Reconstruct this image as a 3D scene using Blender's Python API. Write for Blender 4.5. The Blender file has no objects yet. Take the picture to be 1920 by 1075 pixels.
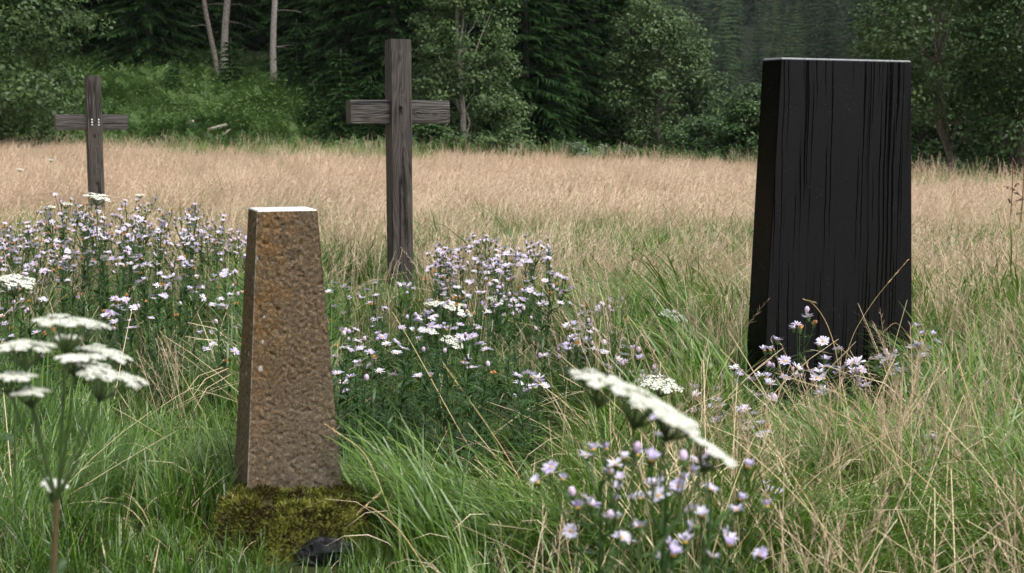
import bpy, math, random
import numpy as np
from mathutils import Vector, Matrix, Euler

# ------------------------------------------------------------------ camera, sky, sun, exposure
scene = bpy.context.scene
CAM_H = 1.1
F_PX = 1920 * 50.0 / 36.0
PITCH = math.atan((537.5 - 235.0) / F_PX)

cam_data = bpy.data.cameras.new("camera")
cam = bpy.data.objects.new("camera", cam_data)
scene.collection.objects.link(cam)
cam.location = (0, 0, CAM_H)
cam.rotation_euler = (math.radians(90) - PITCH, 0, 0)
cam_data.lens = 50
cam_data.sensor_width = 36
cam_data.clip_start = 0.05
cam_data.clip_end = 3000
cam_data.dof.use_dof = True
cam_data.dof.focus_distance = 6.0
cam_data.dof.aperture_fstop = 8.5
scene.camera = cam

SUN_EL, SUN_AZ = math.radians(58), math.radians(128)      # azimuth clockwise from +Y
world = bpy.data.worlds.new("World")
scene.world = world
world.use_nodes = True
wn = world.node_tree
wn.nodes.clear()
sky = wn.nodes.new("ShaderNodeTexSky")
sky.sky_type = 'NISHITA'
sky.sun_disc = False
sky.sun_elevation = SUN_EL
sky.sun_rotation = SUN_AZ
sky.dust_density = 4.0
sky.ozone_density = 0.6
hs = wn.nodes.new("ShaderNodeHueSaturation")
hs.inputs['Saturation'].default_value = 0.22
bg = wn.nodes.new("ShaderNodeBackground")
bg.inputs['Strength'].default_value = 0.15
wo = wn.nodes.new("ShaderNodeOutputWorld")
wn.links.new(sky.outputs['Color'], hs.inputs['Color'])
wn.links.new(hs.outputs['Color'], bg.inputs['Color'])
wn.links.new(bg.outputs['Background'], wo.inputs['Surface'])

sun_data = bpy.data.lights.new("sun", 'SUN')
sun_data.energy = 1.3
sun_data.angle = math.radians(35)
sun_data.color = (1.0, 0.97, 0.92)
sun = bpy.data.objects.new("sun", sun_data)
scene.collection.objects.link(sun)
sdir = Vector((math.sin(SUN_AZ) * math.cos(SUN_EL), math.cos(SUN_AZ) * math.cos(SUN_EL), math.sin(SUN_EL)))
sun.rotation_euler = sdir.to_track_quat('Z', 'Y').to_euler()
sun.location = sdir * 50

vs = scene.view_settings
vs.view_transform = 'Standard'
vs.look = 'None'
vs.exposure = 0.95
vs.gamma = 1.0
vs.use_curve_mapping = False
cy = scene.cycles
cy.use_denoising = True
cy.use_adaptive_sampling = True
cy.adaptive_threshold = 0.02
cy.max_bounces = 4
cy.diffuse_bounces = 2
cy.glossy_bounces = 2
cy.transmission_bounces = 3
cy.transparent_max_bounces = 4
cy.volume_bounces = 0
cy.sample_clamp_indirect = 6.0

rng = np.random.default_rng(7)
random.seed(7)
COL = scene.collection


# ------------------------------------------------------------------ helpers
def px(u, v, D):
    """world point seen at photo pixel (u, v) standing at ground distance D"""
    a, b = (u - 960) / F_PX, (537.5 - v) / F_PX
    yy = math.cos(PITCH) + b * math.sin(PITCH)
    zz = b * math.cos(PITCH) - math.sin(PITCH)
    t = D / yy
    return Vector((a * t, D, CAM_H + zz * t))


def gx(u, D):
    """x of a ground point at distance D under image column u"""
    return (u - 960) / F_PX * (D * math.cos(PITCH) + CAM_H * math.sin(PITCH))


def hash3(ix, iy, iz, seed):
    n = (ix * 374761393 + iy * 668265263 + iz * 2147483647 + seed * 1274126177) & 0xFFFFFFFF
    n = ((n ^ (n >> 13)) * 1274126177) & 0xFFFFFFFF
    n = n ^ (n >> 16)
    return (n & 0xFFFF) / 65535.0


_c, _s = math.cos(.62), math.sin(.62)
ROT = np.array([[_c, -_s, 0], [_s, _c, 0], [0, 0, 1.0]]) @ np.array([[1, 0, 0], [0, _c, -_s], [0, _s, _c]])   # keeps the noise lattice off the world axes


def vnoise(P, scale=1.0, seed=0, octaves=1):
    P = np.asarray(P, float) @ ROT * scale
    out = np.zeros(len(P)); amp = 1.0; tot = 0
    for o in range(octaves):
        I = np.floor(P).astype(np.int64); f = P - I
        f = f * f * (3 - 2 * f)
        r = 0
        for dx in (0, 1):
            for dy in (0, 1):
                for dz in (0, 1):
                    w = (f[:, 0] if dx else 1 - f[:, 0]) * (f[:, 1] if dy else 1 - f[:, 1]) * (f[:, 2] if dz else 1 - f[:, 2])
                    r = r + w * hash3(I[:, 0] + dx, I[:, 1] + dy, I[:, 2] + dz, seed + o)
        out += r * amp; tot += amp
        amp *= 0.5; P = P * 2.03
    return out / tot


def unit(a):
    return a / np.maximum(np.linalg.norm(a, axis=-1, keepdims=True), 1e-9)


class MB:
    """collects vertices and quads (tris repeat the last index), one material index and one random value per vertex"""

    def __init__(self):
        self.V, self.Q, self.R, self.M, self.n = [], [], [], [], 0

    def add(self, V, Q, rnd=0.5, mat=0):
        V = np.asarray(V, float).reshape(-1, 3); Q = np.asarray(Q, np.int64).reshape(-1, 4)
        r = np.broadcast_to(np.asarray(rnd, float), (len(V),)) if np.ndim(rnd) == 0 else np.asarray(rnd, float)
        self.V.append(V); self.Q.append(Q + self.n); self.R.append(r)
        self.M.append(np.full(len(Q), mat, np.int32)); self.n += len(V)

    def ribbons(self, P, W, side, rnd=None, mat=0):
        """P (N,K,3) centre lines, W (N,K) widths, side (N,3) or (N,K,3)"""
        P = np.asarray(P, float); N, K = P.shape[:2]
        if N == 0:
            return
        side = np.asarray(side, float)
        if side.ndim == 2:
            side = side[:, None, :]
        S = side * (np.asarray(W)[..., None] * 0.5)
        V = np.stack([P - S, P + S], 2).reshape(-1, 3)
        b = (np.arange(N)[:, None] * K + np.arange(K - 1)[None, :]) * 2
        Q = np.stack([b, b + 1, b + 3, b + 2], -1).reshape(-1, 4)
        r = rng.random(N) if rnd is None else np.broadcast_to(np.asarray(rnd, float), (N,))
        self.add(V, Q, np.repeat(r, K * 2), mat)

    def leaves(self, C, A, S, L, W, rnd=None, mat=0):
        """rhombic leaves: centre C, axis A, side S (all (N,3)), length L and width W"""
        C = np.asarray(C, float); N = len(C)
        L = np.broadcast_to(np.asarray(L, float), (N,))[:, None]; W = np.broadcast_to(np.asarray(W, float), (N,))[:, None]
        V = np.stack([C - A * L * .5, C + S * W * .5 - A * L * .08, C + A * L * .5, C - S * W * .5 - A * L * .08], 1).reshape(-1, 3)
        Q = np.arange(N * 4).reshape(-1, 4)
        r = rng.random(N) if rnd is None else np.asarray(rnd, float)
        self.add(V, Q, np.repeat(r, 4), mat)

    def tube(self, pts, rad, n=6, rnd=0.5, mat=0, cap=True):
        pts = np.asarray(pts, float); K = len(pts); rad = np.broadcast_to(np.asarray(rad, float), (K,))
        T = unit(np.gradient(pts, axis=0))
        ref = np.array([0, 0, 1.0]) if abs(T[:, 2]).mean() < 0.8 else np.array([1.0, 0, 0])
        A = unit(np.cross(T, ref)); B = np.cross(T, A)
        th = np.linspace(0, 2 * math.pi, n, endpoint=False)
        V = pts[:, None, :] + rad[:, None, None] * (np.cos(th)[None, :, None] * A[:, None, :] + np.sin(th)[None, :, None] * B[:, None, :])
        Q = []
        for k in range(K - 1):
            for i in range(n):
                j = (i + 1) % n
                Q.append((k * n + i, k * n + j, (k + 1) * n + j, (k + 1) * n + i))
        V = V.reshape(-1, 3)
        if cap:
            V = np.vstack([V, pts[0], pts[-1]])
            for i in range(n):
                j = (i + 1) % n
                Q.append((K * n, j, i, i)); Q.append((K * n + 1, (K - 1) * n + i, (K - 1) * n + j, (K - 1) * n + j))
        self.add(V, Q, rnd, mat)

    def mesh(self, name, mats, smooth=False):
        V = np.vstack(self.V); Q = np.vstack(self.Q); R = np.concatenate(self.R); M = np.concatenate(self.M)
        me = bpy.data.meshes.new(name)
        tri = Q[:, 2] == Q[:, 3]
        cnt = np.where(tri, 3, 4)
        loops = Q[~np.stack([np.zeros(len(Q), bool)] * 3 + [tri], 1)]
        me.vertices.add(len(V)); me.vertices.foreach_set('co', V.astype(np.float32).ravel())
        me.loops.add(len(loops)); me.loops.foreach_set('vertex_index', loops.astype(np.int32))
        me.polygons.add(len(Q))
        st = np.concatenate([[0], np.cumsum(cnt)[:-1]])
        me.polygons.foreach_set('loop_start', st.astype(np.int32))
        me.polygons.foreach_set('material_index', M)
        me.polygons.foreach_set('use_smooth', np.full(len(Q), smooth))
        at = me.attributes.new('rnd', 'FLOAT', 'POINT'); at.data.foreach_set('value', R.astype(np.float32))
        me.update(calc_edges=True)
        for m in (mats if isinstance(mats, (list, tuple)) else [mats]):
            me.materials.append(m)
        return me

    def build(self, name, mats, parent=None, smooth=False):
        return put(name, self.mesh(name, mats, smooth), parent)


def put(name, me, parent=None):
    o = bpy.data.objects.new(name, me)
    COL.objects.link(o)
    if parent:
        o.parent = parent
    return o


def empty(name, loc=(0, 0, 0), rz=0.0, s=1.0):
    o = bpy.data.objects.new(name, None)
    o.empty_display_size = 0.1
    COL.objects.link(o)
    o.location = loc; o.rotation_euler = (0, 0, rz); o.scale = (s, s, s)
    return o


def tag(o, label=None, cat=None, group=None, kind=None):
    if label: o['label'] = label
    if cat: o['category'] = cat
    if group: o['group'] = group
    if kind: o['kind'] = kind
    return o


def copy_tree(o, parent=None):
    c = o.copy(); COL.objects.link(c)
    if parent: c.parent = parent
    for ch in list(o.children):
        copy_tree(ch, c)
    return c


# ------------------------------------------------------------------ materials
def newmat(name):
    m = bpy.data.materials.new(name); m.use_nodes = True
    nt = m.node_tree; nt.nodes.clear()
    return m, nt


def N(nt, t, **kw):
    n = nt.nodes.new(t)
    for k, v in kw.items():
        if k.startswith('i_'):
            n.inputs[k[2:].replace('_', ' ')].default_value = v
        else:
            setattr(n, k, v)
    return n


def ramp(nt, stops, fac):
    r = nt.nodes.new('ShaderNodeValToRGB')
    e = r.color_ramp.elements
    while len(e) < len(stops): e.new(0.5)
    for i, (p, c) in enumerate(stops):
        e[i].position = p; e[i].color = (c[0], c[1], c[2], 1) if not np.isscalar(c) else (c, c, c, 1)
    nt.links.new(fac, r.inputs['Fac'])
    return r


def math_node(nt, op, a, b=None, c=None, clamp=False):
    m = nt.nodes.new('ShaderNodeMath'); m.operation = op; m.use_clamp = clamp
    for i, x in enumerate((a, b, c)):
        if x is None: continue
        if isinstance(x, (int, float)): m.inputs[i].default_value = x
        else: nt.links.new(x, m.inputs[i])
    return m.outputs[0]


def leafmat(name, cols, src='object', rough=0.42, spec=0.4, trans=0.3, own=0.5):
    """foliage: colour from a per-leaf random value and a per-plant (or per-tuft) one"""
    m, nt = newmat(name)
    a = N(nt, 'ShaderNodeAttribute', attribute_name='rnd')
    if src == 'object':
        oi = N(nt, 'ShaderNodeObjectInfo'); other = oi.outputs['Random']
    else:
        b = N(nt, 'ShaderNodeAttribute', attribute_name='tint', attribute_type='INSTANCER'); other = b.outputs['Fac']
    f = math_node(nt, 'ADD', math_node(nt, 'MULTIPLY', a.outputs['Fac'], own), math_node(nt, 'MULTIPLY', other, 1 - own))
    r = ramp(nt, [(i / (len(cols) - 1), c) for i, c in enumerate(cols)], f)
    p = N(nt, 'ShaderNodeBsdfPrincipled', i_Roughness=rough)
    p.inputs['Specular IOR Level'].default_value = spec
    nt.links.new(r.outputs['Color'], p.inputs['Base Color'])
    out = N(nt, 'ShaderNodeOutputMaterial')
    if trans > 0:
        t = N(nt, 'ShaderNodeBsdfTranslucent')
        nt.links.new(r.outputs['Color'], t.inputs['Color'])
        mx = N(nt, 'ShaderNodeMixShader'); mx.inputs[0].default_value = trans
        nt.links.new(p.outputs[0], mx.inputs[1]); nt.links.new(t.outputs[0], mx.inputs[2])
        nt.links.new(mx.outputs[0], out.inputs['Surface'])
    else:
        nt.links.new(p.outputs[0], out.inputs['Surface'])
    return m


M = {}
M['grass'] = leafmat('grass_blade', [(.011, .034, .003), (.038, .094, .008), (.084, .172, .016), (.162, .268, .040), (.33, .40, .18)], 'inst', .30, .5, .34, own=.62)
M['grass_far'] = leafmat('meadow_grass_blade', [(.10, .16, .04), (.17, .21, .06), (.27, .26, .10)], 'inst', .5, .3, .3)
M['straw'] = leafmat('dry_straw', [(.46, .35, .20), (.60, .47, .29), (.70, .58, .39), (.78, .70, .50)], 'inst', .5, .3, .25, own=.6)
M['head'] = leafmat('grass_seed_head', [(.50, .34, .25), (.64, .47, .36), (.74, .60, .47)], 'inst', .6, .2, .3, own=.5)
M['stalk'] = leafmat('dry_stalk', [(.40, .27, .12), (.62, .50, .27)], 'object', .5, .3, .15)
M['brownstalk'] = leafmat('dead_brown_stem', [(.10, .055, .03), (.22, .13, .07)], 'object', .6, .3, .1)
M['aster_stem'] = leafmat('aster_stem', [(.035, .075, .02), (.06, .11, .03)], 'object', .5, .3, 0)
M['aster_leaf'] = leafmat('aster_leaf', [(.016, .045, .010), (.034, .085, .018), (.068, .14, .034)], 'object', .4, .35, .28, own=.8)
M['petal'] = leafmat('aster_petal', [(.51, .43, .70), (.69, .64, .82), (.82, .80, .88)], 'object', .55, .2, .25, own=.35)
M['bud'] = leafmat('aster_bud', [(.62, .44, .62), (.74, .62, .74)], 'object', .55, .2, .15)
M['disc'] = leafmat('aster_disc', [(.62, .42, .06), (.50, .27, .05)], 'object', .7, .2, 0)
M['withered'] = leafmat('withered_aster', [(.58, .27, .06), (.55, .36, .20)], 'object', .7, .2, .1)
M['sepal'] = leafmat('aster_sepal', [(.06, .12, .03), (.10, .17, .05)], 'object', .5, .3, 0)
M['yarrow'] = leafmat('yarrow_floret', [(.52, .55, .42), (.72, .73, .64), (.82, .82, .77)], 'object', .6, .2, .2, own=.9)
M['yarrow_stem'] = leafmat('yarrow_stem', [(.05, .085, .025), (.075, .115, .038)], 'object', .5, .3, 0)
M['yarrow_brown'] = leafmat('yarrow_brown_stem', [(.10, .075, .035), (.13, .10, .045)], 'object', .5, .3, 0)
M['spruce'] = leafmat('spruce_needles', [(.006, .018, .005), (.015, .040, .010), (.046, .098, .023)], 'object', .6, .10, .10, own=.72)
M['spruce_far'] = leafmat('far_spruce_needles', [(.004, .016, .006), (.022, .058, .022), (.070, .130, .045), (.14, .20, .08)], 'object', .65, .08, .12, own=.45)  # far needles paler: brighter light on the hillside put into their colour
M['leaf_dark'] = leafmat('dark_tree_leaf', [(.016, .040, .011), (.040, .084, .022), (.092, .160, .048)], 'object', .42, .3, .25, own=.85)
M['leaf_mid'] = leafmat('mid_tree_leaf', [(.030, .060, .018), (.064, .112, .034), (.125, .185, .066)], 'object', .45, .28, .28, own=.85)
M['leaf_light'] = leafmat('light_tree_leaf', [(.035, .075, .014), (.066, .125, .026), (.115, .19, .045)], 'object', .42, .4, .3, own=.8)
M['leaf_grey'] = leafmat('grey_willow_leaf', [(.075, .105, .065), (.12, .155, .10), (.17, .20, .14)], 'object', .5, .35, .25, own=.8)
M['under'] = leafmat('undergrowth_leaf', [(.022, .052, .012), (.046, .098, .020), (.085, .155, .036), (.135, .20, .06)], 'inst', .5, .25, .3, own=.5)
M['moss_leaf'] = leafmat('moss_leaf', [(.045, .034, .010), (.075, .080, .012), (.135, .145, .022), (.22, .22, .045)], 'object', .6, .25, .2, own=1.0)


def barkmat(name, c0, c1, c2, sx=9, sz=2.0):
    m, nt = newmat(name)
    tc = N(nt, 'ShaderNodeTexCoord')
    mp = N(nt, 'ShaderNodeMapping'); mp.inputs['Scale'].default_value = (sx, sx, sz)
    nt.links.new(tc.outputs['Object'], mp.inputs['Vector'])
    n = N(nt, 'ShaderNodeTexNoise', i_Scale=3.0, i_Detail=6.0, i_Roughness=.65)
    nt.links.new(mp.outputs[0], n.inputs['Vector'])
    r = ramp(nt, [(.32, c0), (.5, c1), (.68, c2)], n.outputs['Fac'])
    p = N(nt, 'ShaderNodeBsdfPrincipled', i_Roughness=.75)
    b = N(nt, 'ShaderNodeBump', i_Strength=.6, i_Distance=.02)
    nt.links.new(n.outputs['Fac'], b.inputs['Height']); nt.links.new(b.outputs[0], p.inputs['Normal'])
    nt.links.new(r.outputs[0], p.inputs['Base Color'])
    o = N(nt, 'ShaderNodeOutputMaterial'); nt.links.new(p.outputs[0], o.inputs['Surface'])
    return m


M['bark'] = barkmat('dark_bark', (.025, .02, .014), (.06, .05, .038), (.11, .09, .07))
M['bark_pale'] = barkmat('pale_bark', (.10, .085, .07), (.30, .27, .24), (.45, .42, .38), 7, 9)
M['bark_grey'] = barkmat('grey_bark', (.05, .04, .032), (.14, .115, .095), (.26, .22, .19), 8, 5)
M['log'] = barkmat('fallen_log_wood', (.10, .075, .05), (.25, .21, .165), (.50, .46, .40), 6, 4)


def groundmat():
    m, nt = newmat('meadow_ground')
    g = N(nt, 'ShaderNodeNewGeometry')
    n1 = N(nt, 'ShaderNodeTexNoise', i_Scale=.6, i_Detail=5.0)
    n2 = N(nt, 'ShaderNodeTexNoise', i_Scale=14.0, i_Detail=6.0, i_Roughness=.7)
    nt.links.new(g.outputs['Position'], n1.inputs['Vector']); nt.links.new(g.outputs['Position'], n2.inputs['Vector'])
    a = N(nt, 'ShaderNodeAttribute', attribute_name='rnd')        # 0 damp turf, .5 dry meadow thatch, 1 forest floor
    base = ramp(nt, [(0, (.030, .035, .012)), (.5, (.24, .19, .095)), (.62, (.045, .06, .018)), (1, (.014, .018, .008))], a.outputs['Fac'])
    v = ramp(nt, [(.3, .55), (.7, 1.35)], n2.outputs['Fac'])
    v1 = ramp(nt, [(.3, .75), (.7, 1.2)], n1.outputs['Fac'])
    mu = N(nt, 'ShaderNodeMix', data_type='RGBA', blend_type='MULTIPLY'); mu.inputs[0].default_value = 1
    nt.links.new(base.outputs[0], mu.inputs[6]); nt.links.new(v.outputs[0], mu.inputs[7])
    mu2 = N(nt, 'ShaderNodeMix', data_type='RGBA', blend_type='MULTIPLY'); mu2.inputs[0].default_value = 1
    nt.links.new(mu.outputs[2], mu2.inputs[6]); nt.links.new(v1.outputs[0], mu2.inputs[7])
    p = N(nt, 'ShaderNodeBsdfPrincipled', i_Roughness=.9)
    p.inputs['Specular IOR Level'].default_value = .1
    b = N(nt, 'ShaderNodeBump', i_Strength=.8, i_Distance=.03)
    nt.links.new(n2.outputs['Fac'], b.inputs['Height']); nt.links.new(b.outputs[0], p.inputs['Normal'])
    nt.links.new(mu2.outputs[2], p.inputs['Base Color'])
    o = N(nt, 'ShaderNodeOutputMaterial'); nt.links.new(p.outputs[0], o.inputs['Surface'])
    return m


M['ground'] = groundmat()


def woodmat(name, knots, seed):
    """weathered grey timber, grain along local z; knots = (x, z, radius) on the faces"""
    m, nt = newmat(name)
    tc = N(nt, 'ShaderNodeTexCoord')
    sx = N(nt, 'ShaderNodeSeparateXYZ'); nt.links.new(tc.outputs['Object'], sx.inputs[0])
    mp = N(nt, 'ShaderNodeMapping'); mp.inputs['Scale'].default_value = (1, 1, .16); mp.inputs['Location'].default_value = (seed, seed * .7, seed * 1.3)
    nt.links.new(tc.outputs['Object'], mp.inputs['Vector'])
    warp = N(nt, 'ShaderNodeTexNoise', i_Scale=9.0, i_Detail=2.0); nt.links.new(mp.outputs[0], warp.inputs['Vector'])
    ph = math_node(nt, 'ADD', math_node(nt, 'MULTIPLY', sx.outputs['X'], 8.0), math_node(nt, 'MULTIPLY', sx.outputs['Y'], 6.5))
    ph = math_node(nt, 'ADD', ph, math_node(nt, 'MULTIPLY', warp.outputs['Fac'], 2.4))
    kd = None
    for (kx, kz, kr) in knots:
        dx = math_node(nt, 'DIVIDE', math_node(nt, 'SUBTRACT', sx.outputs['X'], kx), kr)
        dz = math_node(nt, 'DIVIDE', math_node(nt, 'SUBTRACT', sx.outputs['Z'], kz), kr * 1.5)
        dzl = math_node(nt, 'DIVIDE', math_node(nt, 'SUBTRACT', sx.outputs['Z'], kz), kr * 4.5)
        d2 = math_node(nt, 'ADD', math_node(nt, 'MULTIPLY', dx, dx), math_node(nt, 'MULTIPLY', dz, dz))
        d2l = math_node(nt, 'ADD', math_node(nt, 'MULTIPLY', dx, dx), math_node(nt, 'MULTIPLY', dzl, dzl))
        ph = math_node(nt, 'ADD', ph, math_node(nt, 'MULTIPLY', math_node(nt, 'EXPONENT', math_node(nt, 'MULTIPLY', d2l, -.35)), 1.3))
        e = math_node(nt, 'EXPONENT', math_node(nt, 'MULTIPLY', d2, -1.6))
        kd = e if kd is None else math_node(nt, 'ADD', kd, e)
    band = math_node(nt, 'SINE', math_node(nt, 'MULTIPLY', ph, 26.0))
    fine = N(nt, 'ShaderNodeTexNoise', i_Scale=130.0, i_Detail=4.0, i_Roughness=.6)
    mp2 = N(nt, 'ShaderNodeMapping'); mp2.inputs['Scale'].default_value = (1, 1, .03)
    nt.links.new(tc.outputs['Object'], mp2.inputs['Vector']); nt.links.new(mp2.outputs[0], fine.inputs['Vector'])
    crack = N(nt, 'ShaderNodeTexNoise', i_Scale=34.0, i_Detail=3.0)
    mp3 = N(nt, 'ShaderNodeMapping'); mp3.inputs['Scale'].default_value = (1, 1, .045); mp3.inputs['Location'].default_value = (seed * 3, 0, 0)
    nt.links.new(tc.outputs['Object'], mp3.inputs['Vector']); nt.links.new(mp3.outputs[0], crack.inputs['Vector'])
    cr = ramp(nt, [(.60, 0.0), (.67, 1.0)], crack.outputs['Fac'])
    h = math_node(nt, 'ADD', math_node(nt, 'MULTIPLY', band, .095), math_node(nt, 'MULTIPLY', fine.outputs['Fac'], .78))
    h = math_node(nt, 'SUBTRACT', h, math_node(nt, 'MULTIPLY', cr.outputs[0], .4))
    if kd is not None:
        h = math_node(nt, 'SUBTRACT', h, math_node(nt, 'MULTIPLY', kd, .5))
    big = N(nt, 'ShaderNodeTexNoise', i_Scale=3.0, i_Detail=3.0); nt.links.new(tc.outputs['Object'], big.inputs['Vector'])
    col = ramp(nt, [(0.0, (.007, .006, .005)), (.22, (.030, .026, .023)), (.45, (.070, .062, .056)), (.70, (.125, .113, .103))], h)
    tone = ramp(nt, [(.35, (.78, .77, .78)), (.7, (1.10, 1.03, .96))], big.outputs['Fac'])
    mu = N(nt, 'ShaderNodeMix', data_type='RGBA', blend_type='MULTIPLY'); mu.inputs[0].default_value = 1
    nt.links.new(col.outputs[0], mu.inputs[6]); nt.links.new(tone.outputs[0], mu.inputs[7])
    p = N(nt, 'ShaderNodeBsdfPrincipled', i_Roughness=.52)
    p.inputs['Specular IOR Level'].default_value = .4
    b = N(nt, 'ShaderNodeBump', i_Strength=.9, i_Distance=.006)
    nt.links.new(h, b.inputs['Height']); nt.links.new(b.outputs[0], p.inputs['Normal'])
    nt.links.new(mu.outputs[2], p.inputs['Base Color'])
    o = N(nt, 'ShaderNodeOutputMaterial'); nt.links.new(p.outputs[0], o.inputs['Surface'])
    return m


def slabmat():
    m, nt = newmat('wet_black_granite')
    tc = N(nt, 'ShaderNodeTexCoord')
    sx = N(nt, 'ShaderNodeSeparateXYZ'); nt.links.new(tc.outputs['Object'], sx.inputs[0])
    wob = N(nt, 'ShaderNodeTexNoise', i_Scale=5.0, i_Detail=2.0); nt.links.new(tc.outputs['Object'], wob.inputs['Vector'])
    along = sx.outputs['X']
    wx = math_node(nt, 'ADD', along, math_node(nt, 'MULTIPLY', wob.outputs['Fac'], .018))
    cv = N(nt, 'ShaderNodeCombineXYZ')
    nt.links.new(wx, cv.inputs['X']); nt.links.new(math_node(nt, 'MULTIPLY', sx.outputs['Z'], .012), cv.inputs['Z'])
    thin = N(nt, 'ShaderNodeTexNoise', i_Scale=95.0, i_Detail=1.5); nt.links.new(cv.outputs[0], thin.inputs['Vector'])
    wide = N(nt, 'ShaderNodeTexNoise', i_Scale=7.0, i_Detail=2.0); nt.links.new(cv.outputs[0], wide.inputs['Vector'])
    # drips are bunched where the sheet of water runs over the top
    thr = math_node(nt, 'ADD', math_node(nt, 'MULTIPLY', thin.outputs['Fac'], .75), math_node(nt, 'MULTIPLY', wide.outputs['Fac'], .45))
    streak0 = ramp(nt, [(.642, 0.0), (.70, .9)], thr)
    sn = N(nt, 'ShaderNodeSeparateXYZ'); nt.links.new(tc.outputs['Normal'], sn.inputs[0])

    class streak:        # the front carries separate drips, all other faces the dark smooth tone throughout
        outputs = [math_node(nt, 'MAXIMUM', streak0.outputs[0], math_node(nt, 'GREATER_THAN', sn.outputs['Y'], -.7))]
    spk = N(nt, 'ShaderNodeTexVoronoi', i_Scale=75.0); nt.links.new(tc.outputs['Object'], spk.inputs['Vector'])
    spn = N(nt, 'ShaderNodeTexNoise', i_Scale=11.0); nt.links.new(tc.outputs['Object'], spn.inputs['Vector'])
    dots = math_node(nt, 'MULTIPLY', math_node(nt, 'LESS_THAN', spk.outputs['Distance'], .11), math_node(nt, 'GREATER_THAN', spn.outputs['Fac'], .6))
    gr = N(nt, 'ShaderNodeTexNoise', i_Scale=240.0, i_Detail=2.0); nt.links.new(tc.outputs['Object'], gr.inputs['Vector'])
    big = N(nt, 'ShaderNodeTexNoise', i_Scale=2.5, i_Detail=4.0); nt.links.new(tc.outputs['Object'], big.inputs['Vector'])
    dry = ramp(nt, [(.3, (.0045, .0045, .005)), (.7, (.011, .011, .012))], gr.outputs['Fac'])
    mx = N(nt, 'ShaderNodeMix', data_type='RGBA'); nt.links.new(streak.outputs[0], mx.inputs[0])
    nt.links.new(dry.outputs[0], mx.inputs[6]); mx.inputs[7].default_value = (.0012, .0012, .0014, 1)
    mx2 = N(nt, 'ShaderNodeMix', data_type='RGBA'); nt.links.new(dots, mx2.inputs[0])
    nt.links.new(mx.outputs[2], mx2.inputs[6]); mx2.inputs[7].default_value = (.10, .105, .11, 1)
    p = N(nt, 'ShaderNodeBsdfPrincipled')
    rr = math_node(nt, 'SUBTRACT', math_node(nt, 'ADD', .40, math_node(nt, 'MULTIPLY', big.outputs['Fac'], .14)), math_node(nt, 'MULTIPLY', streak.outputs[0], .26))
    nt.links.new(rr, p.inputs['Roughness'])
    p.inputs['Specular IOR Level'].default_value = .17
    nt.links.new(mx2.outputs[2], p.inputs['Base Color'])
    b = N(nt, 'ShaderNodeBump', i_Strength=.35, i_Distance=.002)
    nt.links.new(math_node(nt, 'ADD', math_node(nt, 'ADD', streak.outputs[0], math_node(nt, 'MULTIPLY', gr.outputs['Fac'], .25)), dots), b.inputs['Height'])
    nt.links.new(b.outputs[0], p.inputs['Normal'])
    o = N(nt, 'ShaderNodeOutputMaterial'); nt.links.new(p.outputs[0], o.inputs['Surface'])
    return m


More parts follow.
